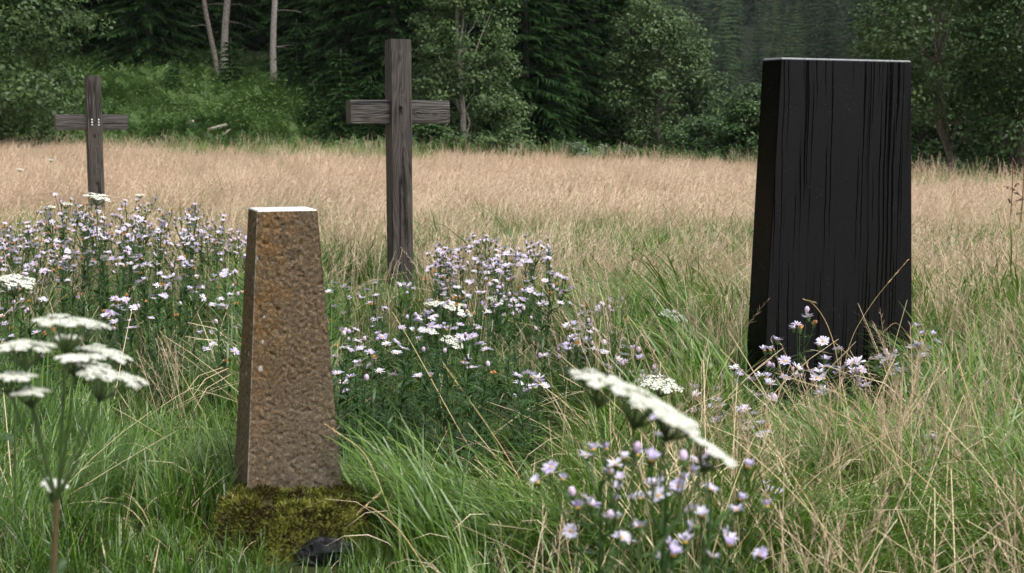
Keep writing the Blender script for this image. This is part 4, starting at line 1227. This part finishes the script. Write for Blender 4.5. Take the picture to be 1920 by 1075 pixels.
# ------------------------------------------------------------------ asters
def flower_mesh(seed, kind, sep=False):
    """kind: open / half / bud / withered; a head about 3.6 cm across facing +z"""
    g = np.random.default_rng(seed); b = MB(); dsc = MB()
    th = np.linspace(0, 2 * math.pi, 7, endpoint=False)
    c0 = [(.002 * math.cos(t), .002 * math.sin(t), -.010) for t in th]; c1 = [(.0055 * math.cos(t), .0055 * math.sin(t), -.001) for t in th]
    b.add(c0 + c1, [(i, (i + 1) % 7, 7 + (i + 1) % 7, 7 + i) for i in range(7)], .5, 1)
    if kind in ('open', 'half'):
        n = 15 if kind == 'open' else 12
        az = np.arange(n) * 6.283 / n + g.normal(0, .08, n)
        L = g.uniform(.0145, .0195, n); up = (g.normal(.38, .15, n) if kind == 'open' else g.normal(.95, .15, n))
        d = np.stack([np.cos(az) * np.cos(up), np.sin(az) * np.cos(up), np.sin(up)], -1)
        s = np.stack([-np.sin(az), np.cos(az), np.zeros(n)], -1)
        P = np.stack([d * .004, d * (L * .6)[:, None], d * L[:, None] + np.array([0, 0, -.0015])], 1)
        b.ribbons(P, np.array([.0022, .0050, .0026])[None] * np.ones((n, 1)), s, None, 0)
    if kind == 'bud':
        R = [(.004, 0), (.0058, .004), (.0058, .009), (.0035, .0135)]
        V = [(r * math.cos(t), r * math.sin(t), z) for r, z in R for t in th] + [(0, 0, .0145)]
        b.add(V, [(k * 7 + i, k * 7 + (i + 1) % 7, (k + 1) * 7 + (i + 1) % 7, (k + 1) * 7 + i) for k in range(3) for i in range(7)] + [(21 + i, 21 + (i + 1) % 7, 28, 28) for i in range(7)], .5, 3)
    if kind == 'withered':
        n = 16; az = g.uniform(0, 6.28, n); up = g.uniform(.5, 1.5, n)
        d = np.stack([np.cos(az) * np.cos(up), np.sin(az) * np.cos(up), np.sin(up)], -1); L = g.uniform(.008, .014, n)
        P = np.stack([d * .002, d * (L * .6)[:, None], d * L[:, None]], 1)
        b.ribbons(P, np.array([.003, .005, .003])[None] * np.ones((n, 1)), unit(np.cross(d, g.normal(0, 1, (n, 3)))), None, 4)
    else:
        R = [(.0042, .0005), (.0038, .0022), (.0020, .0032)] if kind != 'bud' else None
        if R:
            V = [(r * math.cos(t), r * math.sin(t), z) for r, z in R for t in th] + [(0, 0, .005)]
            (dsc if sep else b).add(V, [(k * 7 + i, k * 7 + (i + 1) % 7, (k + 1) * 7 + (i + 1) % 7, (k + 1) * 7 + i) for k in range(2) for i in range(7)] + [(14 + i, 14 + (i + 1) % 7, 21, 21) for i in range(7)], .5, 0 if sep else 2)
    me = b.mesh('flower_head', [M['petal'], M['sepal'], M['disc'], M['bud'], M['withered']])
    return (me, dsc.mesh('flower_disc', M['disc'], True) if (sep and dsc.n) else None)


FL = {k: [flower_mesh(500 + i * 7 + j, k)[0] for j in range(n)] for i, (k, n) in enumerate((('open', 4), ('half', 3), ('bud', 1), ('withered', 2)))}
FLN = {k: [flower_mesh(600 + i * 7 + j, k, True) for j in range(n)] for i, (k, n) in enumerate((('open', 4), ('half', 2), ('bud', 1), ('withered', 1)))}


def aster_plan(seed, H, nb, leaf_n, spread=.09, top=.34, leafL=(.035, .075)):
    """stem and foliage meshes, and the places of the flower heads"""
    g = np.random.default_rng(seed); st = MB(); fo = MB()
    K = 8; t = np.linspace(0, 1, K)
    lean = g.normal(0, .06, 2); wob = g.uniform(0, 6, 2)
    P = np.stack([lean[0] * H * t ** 1.5 + .008 * np.sin(t * 6 + wob[0]), lean[1] * H * t ** 1.5 + .008 * np.sin(t * 5 + wob[1]), H * .93 * t], -1)
    st.tube(P, np.linspace(.0042, .0022, K), 5, cap=False)
    heads = []

    def leafset(pos, az, L, w, up):
        n = len(pos); tt = np.array([0, .35, .7, 1.0])
        ang = up[:, None] - np.array([0, .25, .6, .95])[None] * .8
        h = np.cumsum(np.concatenate([np.zeros((n, 1)), np.cos(ang[:, :-1]) * .33 * L[:, None]], 1), 1); z = np.cumsum(np.concatenate([np.zeros((n, 1)), np.sin(ang[:, :-1]) * .33 * L[:, None]], 1), 1)
        Q = np.stack([pos[:, 0:1] + np.cos(az)[:, None] * h, pos[:, 1:2] + np.sin(az)[:, None] * h, pos[:, 2:3] + z], -1)
        s = unit(np.stack([-np.sin(az), np.cos(az), np.zeros(n)], -1) + g.normal(0, .25, (n, 3)))
        fo.ribbons(Q, w[:, None] * np.array([.35, 1, .75, .05])[None], s)
    tl = np.sort(g.uniform(.08, .95, leaf_n))
    pos = np.stack([np.interp(tl, t, P[:, i]) for i in range(3)], -1)
    L = g.uniform(*leafL, leaf_n) * (1.15 - .5 * tl)
    leafset(pos, g.uniform(0, 6.28, leaf_n), L, L * g.uniform(.13, .2, leaf_n), g.uniform(.2, 1.0, leaf_n))
    for k in range(nb):
        tb = 1 - top * g.uniform(.05, 1.0) if k else .97
        base = np.array([np.interp(tb, t, P[:, i]) for i in range(3)])
        az = k * 2.4 + g.normal(0, .4); rr = spread * g.uniform(.25, 1.1) if k else .01
        zt = H * (1 - .10 * (rr / spread) ** 2) + g.normal(0, .014) - (0 if g.random() < .75 else g.uniform(.02, .12))
        end = np.array([base[0] + math.cos(az) * rr, base[1] + math.sin(az) * rr, max(zt, base[2] + .015)])
        s = np.linspace(0, 1, 4)[:, None]
        q = base * (1 - s) + end * s + np.array([0, 0, -.02]) * np.sin(s * 3.14) * (rr / spread)
        st.tube(q, np.linspace(.0017, .0011, 4), 4, cap=False)
        nlf = 3
        ps = np.stack([np.interp(np.linspace(.3, .95, nlf), s[:, 0], q[:, i]) for i in range(3)], -1)
        Ls = g.uniform(.012, .028, nlf); leafset(ps, g.uniform(0, 6.28, nlf), Ls, Ls * .2, g.uniform(.3, 1.1, nlf))
        dirn = unit((q[-1] - q[-2])[None])[0] * .5 + np.array([0, 0, 1]) + g.normal(0, .35, 3)
        heads.append((q[-1] + np.array([0, 0, .008]), dirn))
        if g.random() < .45:
            e2 = q[-2] + g.normal(0, .022, 3) + np.array([0, 0, .012])
            st.tube(np.stack([q[-2], (q[-2] + e2) / 2 + [0, 0, -.004], e2]), .001, 4, cap=False)
            heads.append((e2 + np.array([0, 0, .006]), np.array([0, 0, 1]) + g.normal(0, .45, 3)))
    return st.mesh('stem', M['aster_stem'], True), fo.mesh('foliage', M['aster_leaf']), heads


PLAN_TALL = [aster_plan(700 + i, .62, 7 + i % 4, 62, leafL=(.05, .10)) for i in range(7)]
PLAN_LOW = [aster_plan(720 + i, .44, 4 + i % 4, 40, .075, .5, (.04, .085)) for i in range(6)]
PLAN_NEAR = [aster_plan(760 + i, .72, 13, 40, .10, .34, (.04, .085)) for i in range(3)]
PLAN_BARE = [aster_plan(740 + i, .5, 1 + i % 3, 60, .05, .6, (.05, .11)) for i in range(4)]


def place_aster(plan, x, y, s, rz, label, group, g, mix=(.62, .2, .1, .08), near=False, hs=1.0, tilt=(0, 0), zoff=0.0):
    r = empty('aster_plant', (x, y, terrain_at(x, y) - .01 + zoff), rz, s); tag(r, label, 'aster', group)
    r.rotation_euler = (tilt[0], tilt[1], rz)
    put('stem', plan[0], r); put('foliage', plan[1], r)
    for (p, d) in plan[2]:
        if not near and g.random() < .14: continue
        k = ('open', 'half', 'bud', 'withered')[g.choice(4, p=mix)]
        if near:
            me, dm = FLN[k][g.integers(len(FLN[k]))]
        else:
            me, dm = FL[k][g.integers(len(FL[k]))], None
        o = put('flower_head', me, r); o.location = p
        q = Vector(d).to_track_quat('Z', 'Y'); o.rotation_mode = 'QUATERNION'
        o.rotation_quaternion = q
        f = hs * g.uniform(.85, 1.15) / s; o.scale = (f, f, f)
        if dm is not None:
            put('flower_disc', dm, o)
    return r


g = np.random.default_rng(800)
lab_l = 'lilac aster in the dense flowering patch in front of the bolted cross'
count_l = 0
tries = 0
used = []
while count_l < 146 and tries < 6000:
    tries += 1
    D = math.sqrt(g.uniform(5.0 ** 2, 8.9 ** 2)); u = g.uniform(-60, 470)
    if u > 430 and D < 5.6: continue
    x = gx(u, D)
    if used and min(math.hypot(x - a, D - b_) for a, b_ in used) < .11: continue
    # crest of the patch is highest below the cross and falls away to both sides
    crest = np.interp(u, [-60, 40, 120, 200, 280, 380, 440, 480], [.50, .56, .64, .62, .62, .58, .52, .44])
    fall = np.interp(D, [5.0, 6.0, 7.2, 8.9], [.62, .78, .95, 1.0])
    h = crest * fall * g.uniform(.86, 1.06)
    tall = g.random() < np.interp(D, [5.0, 6.0, 7.0], [.04, .30, .85])
    pl = PLAN_TALL[g.integers(7)] if tall else (PLAN_LOW[g.integers(6)] if g.random() < np.interp(D, [5.6, 6.6], [.15, .6]) else PLAN_BARE[g.integers(4)])
    base_h = .62 if tall else (.44 if pl in PLAN_LOW else .5)
    place_aster(pl, x, D, h / base_h, g.uniform(0, 6.28), lab_l, 'asters of the patch below the bolted cross', g, (.48, .22, .12, .18), False, 1.08)
    used.append((x, D)); count_l += 1

lab_m = 'lilac aster in the flowering clump between the stone pillar and the black gravestone'
count_m = 0; tries = 0; used = []
while count_m < 104 and tries < 6000:
    tries += 1
    D = math.sqrt(g.uniform(4.4 ** 2, 7.6 ** 2)); u = g.uniform(600, 1175)
    if D < 4.9 and u > 900: continue
    if u > 1040 and D > 6.6: continue
    if u < 800 and D > 6.6: continue
    x = gx(u, D)
    if not clear_of(np.array([x]), np.array([D]), .03)[0]: continue
    if used and min(math.hypot(x - a, D - b_) for a, b_ in used) < .10: continue
    crest = np.interp(u, [600, 700, 790, 850, 960, 1020, 1080, 1140, 1190], [.46, .44, .46, .50, .55, .55, .42, .33, .28])
    h = crest * np.interp(D, [4.4, 5.2, 6.2, 7.6], [.85, .86, .9, 1.0]) * g.uniform(.82, 1.06)
    tall = g.random() < np.interp(D, [4.8, 6.0, 6.6], [.02, .28, .75]) * (1 if u > 790 else .35)
    pl = PLAN_TALL[g.integers(7)] if tall else (PLAN_LOW[g.integers(6)] if g.random() < .40 else PLAN_BARE[g.integers(4)])
    base_h = .62 if tall else (.44 if pl in PLAN_LOW else .5)
    place_aster(pl, x, D, h / base_h, g.uniform(0, 6.28), lab_m, 'asters of the clump between pillar and gravestone', g, (.56, .22, .14, .08), False, 1.08)
    used.append((x, D)); count_m += 1

lab_h = 'leafy dark aster stem with hardly a flower in the hollow right of the stone pillar'
used = []; tries = 0
while len(used) < 40 and tries < 3000:
    tries += 1
    D = g.uniform(4.15, 5.1); u = g.uniform(625, 1010); x = gx(u, D)
    if not clear_of(np.array([x]), np.array([D]), .03)[0] or (used and min(math.hypot(x - a, D - b_) for a, b_ in used) < .085): continue
    place_aster(PLAN_BARE[0] if g.random() < .8 else PLAN_BARE[3], x, D, g.uniform(.62, .85), g.uniform(0, 6.28), lab_h, 'leafy aster stems in the hollow', g, (.4, .2, .3, .1), False, 1.1)
    used.append((x, D))

# (u, v of the top, D) of the asters round the black gravestone
lab_s = 'white lilac aster standing against the foot of the black gravestone'
for (u, v, D, k) in [(1490, 592, 4.95, 0), (1470, 640, 4.85, 1), (1550, 640, 5.02, 2), (1530, 690, 4.9, 3), (1590, 665, 5.05, 4), (1645, 660, 5.15, 5), (1670, 680, 5.2, 0), (1620, 690, 5.1, 2), (1430, 700, 4.75, 3), (1690, 700, 5.3, 4)]:
    z = px(u, v, D).z
    place_aster(PLAN_LOW[k], gx(u, D), D, max(.45, z / .45), k * 1.9 + u, lab_s, 'asters at the foot of the black gravestone', g, (.74, .14, .1, .02), True, 1.5)
for i, (u, D) in enumerate([(1405, 4.95), (1450, 5.0), (1500, 5.02), (1565, 5.08), (1610, 5.12), (1660, 5.2), (1715, 5.3), (1740, 5.42)]):
    place_aster(PLAN_BARE[i % 4], gx(u, D), D, .34 + .08 * ((i * 7) % 4), i * 1.3, 'leafy green aster stem with few flowers at the foot of the black gravestone', 'leafy aster stems at the foot of the black gravestone', g, (.4, .2, .35, .05), True, 1.2)
lab_r = 'lilac aster leaning out past the right edge of the black gravestone'
for (u, v, D, k) in [(1745, 612, 5.35, 1), (1722, 640, 5.3, 5)]:
    place_aster(PLAN_LOW[k], gx(u - 15, D), D, px(u, v, D).z / .44, 2.2 + k, lab_r, 'asters right of the black gravestone', g, (.78, .14, .06, .02), True, 1.38)
lab_f = 'lilac aster in the long grass in front of the black gravestone'
for (u, v, D, k) in [(1405, 768, 4.35, 2), (1430, 800, 4.25, 0), (1310, 715, 4.7, 4), (1285, 740, 4.5, 1), (1340, 745, 4.55, 3), (1250, 720, 4.8, 5), (975, 700, 4.7, 2), (1000, 715, 4.65, 0), (1440, 905, 3.7, 1), (1750, 822, 4.1, 2), (1410, 990, 3.3, 4), (1190, 655, 5.0, 3), (1150, 648, 5.2, 1), (1118, 640, 5.3, 5), (1215, 700, 4.8, 0), (1085, 610, 5.6, 2), (1360, 690, 4.9, 1)]:
    z = max(.12, px(u, v, D).z)
    place_aster(PLAN_LOW[k], gx(u, D), D, z / .44, k * 2.3 + u, lab_f, 'asters in the grass before the black gravestone', g, (.66, .18, .12, .04), True, 1.25)
# big out of focus ones close to the lens
lab_n = iter(['tall lilac aster right under the drooping tip of the broad yarrow', 'lower lilac aster crowding against the tall one under the yarrow tip', 'lilac aster under the upper left end of the broad yarrow'])
for (u, v, D, k, s_) in [(1262, 812, 1.70, 1, 1.0), (1290, 870, 1.78, 2, .96), (1108, 832, 1.95, 0, .95)]:
    p = px(u, v, D)
    sc = p.z / .44
    o = place_aster(PLAN_NEAR[k], p.x, D, p.z / .72, 1.1 * k + .4, next(lab_n), 'large asters beside the broad yarrow', g, (.46, .44, .08, .02), True, .82)


# ------------------------------------------------------------------ yarrow
def floret_patch(b, c, nrm, rad, n, g, size):
    """n tiny five lobed florets on a shallow dome"""
    nrm = nrm / np.linalg.norm(nrm)
    a = np.cross(nrm, [0.3, .9, .2]); a /= np.linalg.norm(a); e = np.cross(nrm, a)
    k = np.arange(n); r = rad * np.sqrt((k + .5) / n); th = k * 2.39996 + g.uniform(0, 6)
    C = c + (r * np.cos(th))[:, None] * a + (r * np.sin(th))[:, None] * e + nrm * (rad * .07 * (1 - (r / rad) ** 2) + g.normal(0, size * .15, n))[:, None]
    for i in range(n):
        ni = nrm + (C[i] - c) / rad * .45 + g.normal(0, .2, 3); ni /= np.linalg.norm(ni)
        ai = np.cross(ni, g.normal(0, 1, 3)); ai /= np.linalg.norm(ai); ei = np.cross(ni, ai)
        t = np.arange(10) * .6283; rr = size * np.where(np.arange(10) % 2 == 0, .62, .42)
        ring = C[i] + (rr * np.cos(t))[:, None] * ai + (rr * np.sin(t))[:, None] * ei
        V = np.vstack([ring, C[i] + ni * size * .22])
        b.add(V, [(j, (j + 1) % 10, 10, 10) for j in range(10)], g.random())


def umbel(root, neck, c, nrm, rad, nsub, nflo, g, size=.0042, flat=.10):
    """flat flower cluster: branchlets fan out from neck to sub-clusters round c"""
    c = np.array(c, float); nrm = np.array(nrm, float); nrm /= np.linalg.norm(nrm)
    a = np.cross(nrm, [0.1, .95, .1]); a /= np.linalg.norm(a); e = np.cross(nrm, a)
    fl = MB(); br = MB()
    for k in range(nsub):
        r = rad * math.sqrt((k + .4) / nsub) * .88; th = k * 2.39996 + g.normal(0, .15)
        q = c + r * math.cos(th) * a + r * math.sin(th) * e + nrm * (flat * rad * (1 - (r / rad) ** 2) * .8 + g.normal(0, rad * .025))
        sr = rad / math.sqrt(nsub) * g.uniform(.68, 1.0)
        floret_patch(fl, q, nrm + (q - c) / rad * .25, sr, nflo, g, size)
        m = neck + (q - neck) * .55 - nrm * sr * .3
        br.tube(np.stack([neck, m, q - nrm * sr * .15]), np.array([.0016, .0012, .0010]) * (rad / .05) ** .5, 4, cap=False)
        for j in range(5):
            t5 = j * 1.257; qq = q + (math.cos(t5) * a + math.sin(t5) * e) * sr * .6
            br.tube(np.stack([q - nrm * sr * .55, qq]), .0007 * (rad / .05) ** .5, 3, cap=False)
    o = fl.build('umbel', M['yarrow'], root)
    br.build('branchlets', M['yarrow_stem'], o)
    return o


def feather_leaf(root, base, d, L, g):
    b = MB(); d = np.array(d, float); d /= np.linalg.norm(d)
    s = np.cross(d, [0, 0, 1]); s /= np.linalg.norm(s)
    t = np.linspace(0, 1, 22)
    mid = base + d * (L * t)[:, None] + np.array([0, 0, -.25 * L]) * (t ** 2)[:, None]
    b.ribbons(mid[None], np.full((1, 22), .0022), s[None])
    for sg in (-1, 1):
        ln = .17 * L * np.sin(t * 2.9 + .12)
        dv = unit(s[None] * sg + d[None] * .6 + g.normal(0, .15, (22, 3)))
        P = np.stack([mid, mid + dv * ln[:, None] * .6, mid + dv * ln[:, None]], 1)
        b.ribbons(P, np.array([.002, .0045, .001])[None] * np.ones((22, 1)), np.tile(np.cross(s, d), (22, 1)) * .3 + d[None] * .9)
    return b.build('leaf', M['aster_leaf'], root)


def yarrow(foot, heads, label, g, nsub=10, nflo=18, size=.0042, stem_r=.003, leaves=4, stemmat='yarrow_stem', group=None, split=.62):
    """heads: (centre, normal, radius) in world; foot on the ground"""
    foot = np.array(foot, float)
    r = empty('yarrow_plant', foot); tag(r, label, 'yarrow', group)
    hs_ = [(np.array(c, float) - foot, np.array(n, float), rad) for c, n, rad in heads]
    mean = np.mean([h[0] for h in hs_], 0)
    fork = mean * split + np.array([0, 0, 0])
    st = MB()
    t = np.linspace(0, 1, 8)[:, None]
    side = np.array([mean[0], mean[1], 0]) * .25
    P = fork * t - side * np.sin(t * 3.14) * .5
    st.tube(P, np.linspace(stem_r * 1.25, stem_r, 8), 7, cap=False)
    st.build('stem', M[stemmat], r, smooth=True)
    for c, n, rad in hs_:
        n = n / np.linalg.norm(n)
        neck = c - n * rad * .5 + (fork - c) * .06
        b = MB(); s = np.linspace(0, 1, 6)[:, None]
        q = fork * (1 - s) + neck * s + np.array([0, 0, -.12 * np.linalg.norm(neck - fork)]) * np.sin(s * 3.14) * .5
        b.tube(q, np.linspace(stem_r * .55, stem_r * .36, 6), 6, cap=False); b.build('branch', M['yarrow_stem'], r, smooth=True)
        umbel(r, neck, c, n, rad, nsub, nflo, g, size)
    for k in range(leaves):
        tt = g.uniform(.25, .98); p = np.array([np.interp(tt, t[:, 0], P[:, i]) for i in range(3)])
        az = g.uniform(0, 6.28); feather_leaf(r, p, (math.cos(az), math.sin(az), .45), g.uniform(.06, .12), g)
    return r


g = np.random.default_rng(900)
UPV = (0, 0, 1)


def hd(u, v, D, wpx, nrm=(0, -.12, 1)):
    return (px(u, v, D), nrm, wpx / 2 / F_PX * D)


Dn = 1.62
yarrow((px(70, 1075, Dn).x - .012, Dn, 0), [hd(128, 606, Dn, 146, (.12, .0, 1)), hd(45, 649, Dn - .03, 114, (.03, .0, 1)), hd(122, 633, Dn + .05, 50, (0, 0, 1)), hd(193, 664, Dn + .04, 110, (.26, .02, 1)), hd(140, 672, Dn - .04, 78, (.02, .0, 1)),
                                           hd(203, 704, Dn - .03, 150, (.36, .02, 1)), hd(15, 708, Dn - .04, 95, (0, -.04, 1)), hd(55, 735, Dn - .03, 72, (.05, -.03, 1))],
       'tall white yarrow with many flat heads left of the stone pillar', g, 13, 24, .0034, .0034, 5, 'yarrow_brown', split=.80)
yarrow((px(60, 1100, 1.75).x - .02, 1.75, 0), [hd(100, 908, 1.75, 62, (.2, -.1, 1))], 'low white yarrow head hanging beside the tall yarrow stem', g, 8, 16, .0040, .002, 2)
Dc = 1.30
yarrow((px(1060, 1075, Dc).x - .035, Dc, 0), [hd(1125, 713, Dc, 125, (.22, -.08, 1)), hd(1205, 750, Dc - .01, 155, (.46, -.12, 1)), hd(1268, 785, Dc - .02, 120, (.6, -.22, 1)), hd(1340, 848, Dc + .01, 110, (.62, .0, 1))],
       'broad white yarrow head drooping to the right over the lilac asters', g, 15, 24, .0031, .0030, 5, 'yarrow_brown', split=.80)
mids = [((1240, 722, 3.6, 82, (.1, -.25, 1)), 'small white yarrow head behind the broad drooping yarrow'),
        ((858, 580, 5.6, 58, (.30, -.35, 1)), 'tilted white yarrow head in the asters below the wooden cross'),
        ((815, 570, 5.9, 44, (.05, -.12, 1)), 'flat white yarrow head just left of the tilted one below the cross'),
        ((930, 563, 5.8, 38, (.25, -.2, 1)), 'small white yarrow head at the far side of the aster clump'),
        ((850, 642, 5.0, 52, (.35, -.3, 1)), 'drooping white yarrow head low in the aster clump'),
        ((805, 622, 5.2, 36, (.05, -.2, 1)), 'little white yarrow head above the drooping one in the clump'),
        ((1262, 592, 5.6, 60, (.2, -.25, 1)), 'loose white yarrow head alone in the straw between clump and gravestone'),
        ((28, 528, 3.4, 92, (.22, -.12, 1)), 'white yarrow head arching at the near side of the left aster patch'),
        ((183, 370, 8.6, 55, (.22, -.12, 1)), 'white yarrow head in front of the foot of the bolted cross'),
        ((262, 366, 9.3, 20, (.05, -.1, 1)), 'tiny white yarrow head standing above the left aster patch'),
        ((125, 383, 9.0, 26, (.1, -.1, 1)), 'small white yarrow head on the crest of the left aster patch'),
        ((95, 388, 9.2, 22, (.1, -.1, 1)), 'small white yarrow head at the left shoulder of the aster patch'),
        ((620, 378, 13.5, 16, (.1, -.1, 1)), 'tiny white yarrow head in the tan meadow beyond the pillar'),
        ((38, 318, 17.0, 16, (.2, -.1, 1)), 'tiny white yarrow head far out in the tan meadow'),
        ((95, 300, 18.0, 14, (.1, -.1, 1)), 'faint white yarrow head at the far left of the meadow')]
for (u, v, D, w, nm), lb in mids:
    c = px(u, v, D)
    yarrow((c.x - .03, D + .02, terrain_at(c.x, D)), [(c, nm, w / 2 / F_PX * D)], lb, g, 11, 16, max(.0046, w / 2 / F_PX * D * .115), .0022, 2, split=.8)


# ------------------------------------------------------------------ single stalks and dead stems
def stalk(pts, label, g, rad=.0016, head=.1, mat='stalk'):
    """one dry grass culm through the given world points with a narrow seed head"""
    P = np.array([tuple(p) for p in pts]); foot = P[0].copy()
    r = empty('grass_stalk', foot); tag(r, label, 'grass stalk')
    t = np.linspace(0, 1, len(P)); tt = np.linspace(0, 1, 16)
    Q = np.stack([np.interp(tt, t, P[:, i]) for i in range(3)], -1)
    for _ in range(3): Q[1:-1] = (Q[:-2] + Q[1:-1] * 2 + Q[2:]) / 4
    Q -= foot
    b = MB(); b.tube(Q, np.linspace(rad, rad * .5, 16), 5); b.build('culm', M[mat], r)
    if head:
        d = unit((Q[-1] - Q[-3])[None])[0]
        n = 26; s = g.uniform(0, 1, n)
        base = Q[-1] - d * (head * s)[:, None]
        ax = unit(d + g.normal(0, .28, (n, 3)))
        b = MB(); b.leaves(base, ax, unit(np.cross(ax, g.normal(0, 1, (n, 3)))), .016, .0032); b.build('seed_head', M[mat], r)
    return r


g = np.random.default_rng(950)


def gp(u, D):
    return Vector((gx(u, D), D, terrain_at(gx(u, D), D)))


stalk([gp(1560, 4.9), px(1590, 640, 4.93), px(1640, 560, 4.96), px(1703, 487, 5.0)], 'slender dry stalk rising across the right half of the black gravestone', g, .0013, .12)
stalk([gp(1580, 4.8), px(1575, 680, 4.82), px(1550, 600, 4.84), px(1522, 565, 4.85), px(1505, 561, 4.86)], 'dry stalk hooking over to the left before the black gravestone', g, .0018, .05)
stalk([gp(1740, 5.2), px(1712, 640, 5.15), px(1680, 600, 5.1), px(1655, 625, 5.05)], 'fine arching stem crossing the lower right of the black gravestone', g, .0011, 0)
stalk([gp(1700, 4.4), px(1600, 745, 4.4), px(1500, 715, 4.4), px(1455, 700, 4.4)], 'thick straw stalk with a heavy head lying before the gravestone', g, .0022, .1)
stalk([gp(780, 3.35), px(690, 850, 3.55), px(606, 793, 3.58)], 'dry stalk leaning across the lower front of the stone pillar', g, .0016, .05)
stalk([gp(1010, 3.9), px(900, 880, 4.1), px(770, 640, 4.6), px(735, 585, 4.8)], 'long straw stalk slanting up through the aster clump', g, .002, .14)
stalk([gp(1040, 3.6), px(950, 850, 3.9), px(830, 680, 4.3)], 'long straw stalk crossing the green hollow beside the clump', g, .002, .16)
stalk([gp(450, 5.0), px(395, 800, 5.0), px(350, 720, 5.0), px(300, 620, 5.05)], 'straight straw stalk leaning left through the aster leaves', g, .0017, .1)
stalk([gp(880, 2.9), px(760, 1000, 2.95), px(690, 945, 3.0), px(668, 965, 3.0)], 'bent straw stalk arching low over the green turf', g, .0018, .08)
stalk([gp(1920, 3.4), px(1860, 880, 3.8), px(1800, 690, 4.2), px(1790, 640, 4.3)], 'pale straw stalk standing tall in the grass beside the gravestone', g, .002, .12)
stalk([gp(1900, 3.1), px(1780, 940, 3.2), px(1620, 800, 3.35), px(1540, 760, 3.4)], 'long straw stalk sloping down across the right foreground grass', g, .002, .16)
stalk([gp(1640, 2.9), px(1530, 960, 3.0), px(1440, 820, 3.15)], 'straw stalk sloping left in front of the gravestone asters', g, .002, .16)
for (u, v, D, lb) in [(1795, 770, 4.2, 'dead brown dock stem in the grass right of the gravestone'), (1903, 275, 11.0, 'tall dead brown stem at the meadow edge below the dark leaved tree'), (1885, 310, 11.5, 'shorter dead brown stem beside the tall one at the meadow edge')]:
    r = empty('dead_stem', gp(u, D)); tag(r, lb, 'dead stem')
    h = px(u, v, D).z - r.location.z
    b = MB(); t = np.linspace(0, 1, 8); P = np.stack([.05 * h * np.sin(t * 2), .02 * t, h * t], -1); b.tube(P, np.linspace(.006, .0025, 8) * (D / 8) ** .5, 5)
    b.build('stem', M['brownstalk'], r)
    for k in range(7):
        i = g.integers(2, 7); L = h * g.uniform(.12, .3); a = g.uniform(0, 6.28); s = np.linspace(0, 1, 4)
        q = P[i] + np.stack([np.cos(a) * L * s * .6, np.sin(a) * L * s * .4, L * (s * .9 - .55 * s * s)], -1)
        b = MB(); b.tube(q, .0016 * (D / 6) ** .5, 4); n = 14
        bs = q[-1] * .4 + q[1] * .6 + (q[-1] - q[1]) * g.uniform(-.3, .5, n)[:, None]
        ax = unit(g.normal(0, 1, (n, 3))); b.leaves(bs, ax, unit(np.cross(ax, g.normal(0, 1, (n, 3)))), .018 * (D / 6) ** .5, .009 * (D / 6) ** .5)
        b.build('branch', M['brownstalk'], r)

# ------------------------------------------------------------------ haze
hb = MB()
x0, x1, y0, y1, z0, z1 = -350, 350, -350, 490, -4.0, 128
V = [(x0, y0, z0), (x1, y0, z0), (x1, y1, z0), (x0, y1, z0), (x0, y0, z1), (x1, y0, z1), (x1, y1, z1), (x0, y1, z1)]
hb.add(V, [(3, 2, 1, 0), (4, 5, 6, 7), (0, 1, 5, 4), (1, 2, 6, 5), (2, 3, 7, 6), (3, 0, 4, 7)])
hm, nt = newmat('misty_air')
pv = N(nt, 'ShaderNodeVolumePrincipled')
pv.inputs['Color'].default_value = (.86, .90, .95, 1)
pv.inputs['Density'].default_value = .00013
ho = N(nt, 'ShaderNodeOutputMaterial'); nt.links.new(pv.outputs[0], ho.inputs['Volume'])
haze = hb.build('haze', hm)
tag(haze, 'thin misty air over the valley', 'haze', kind='stuff')
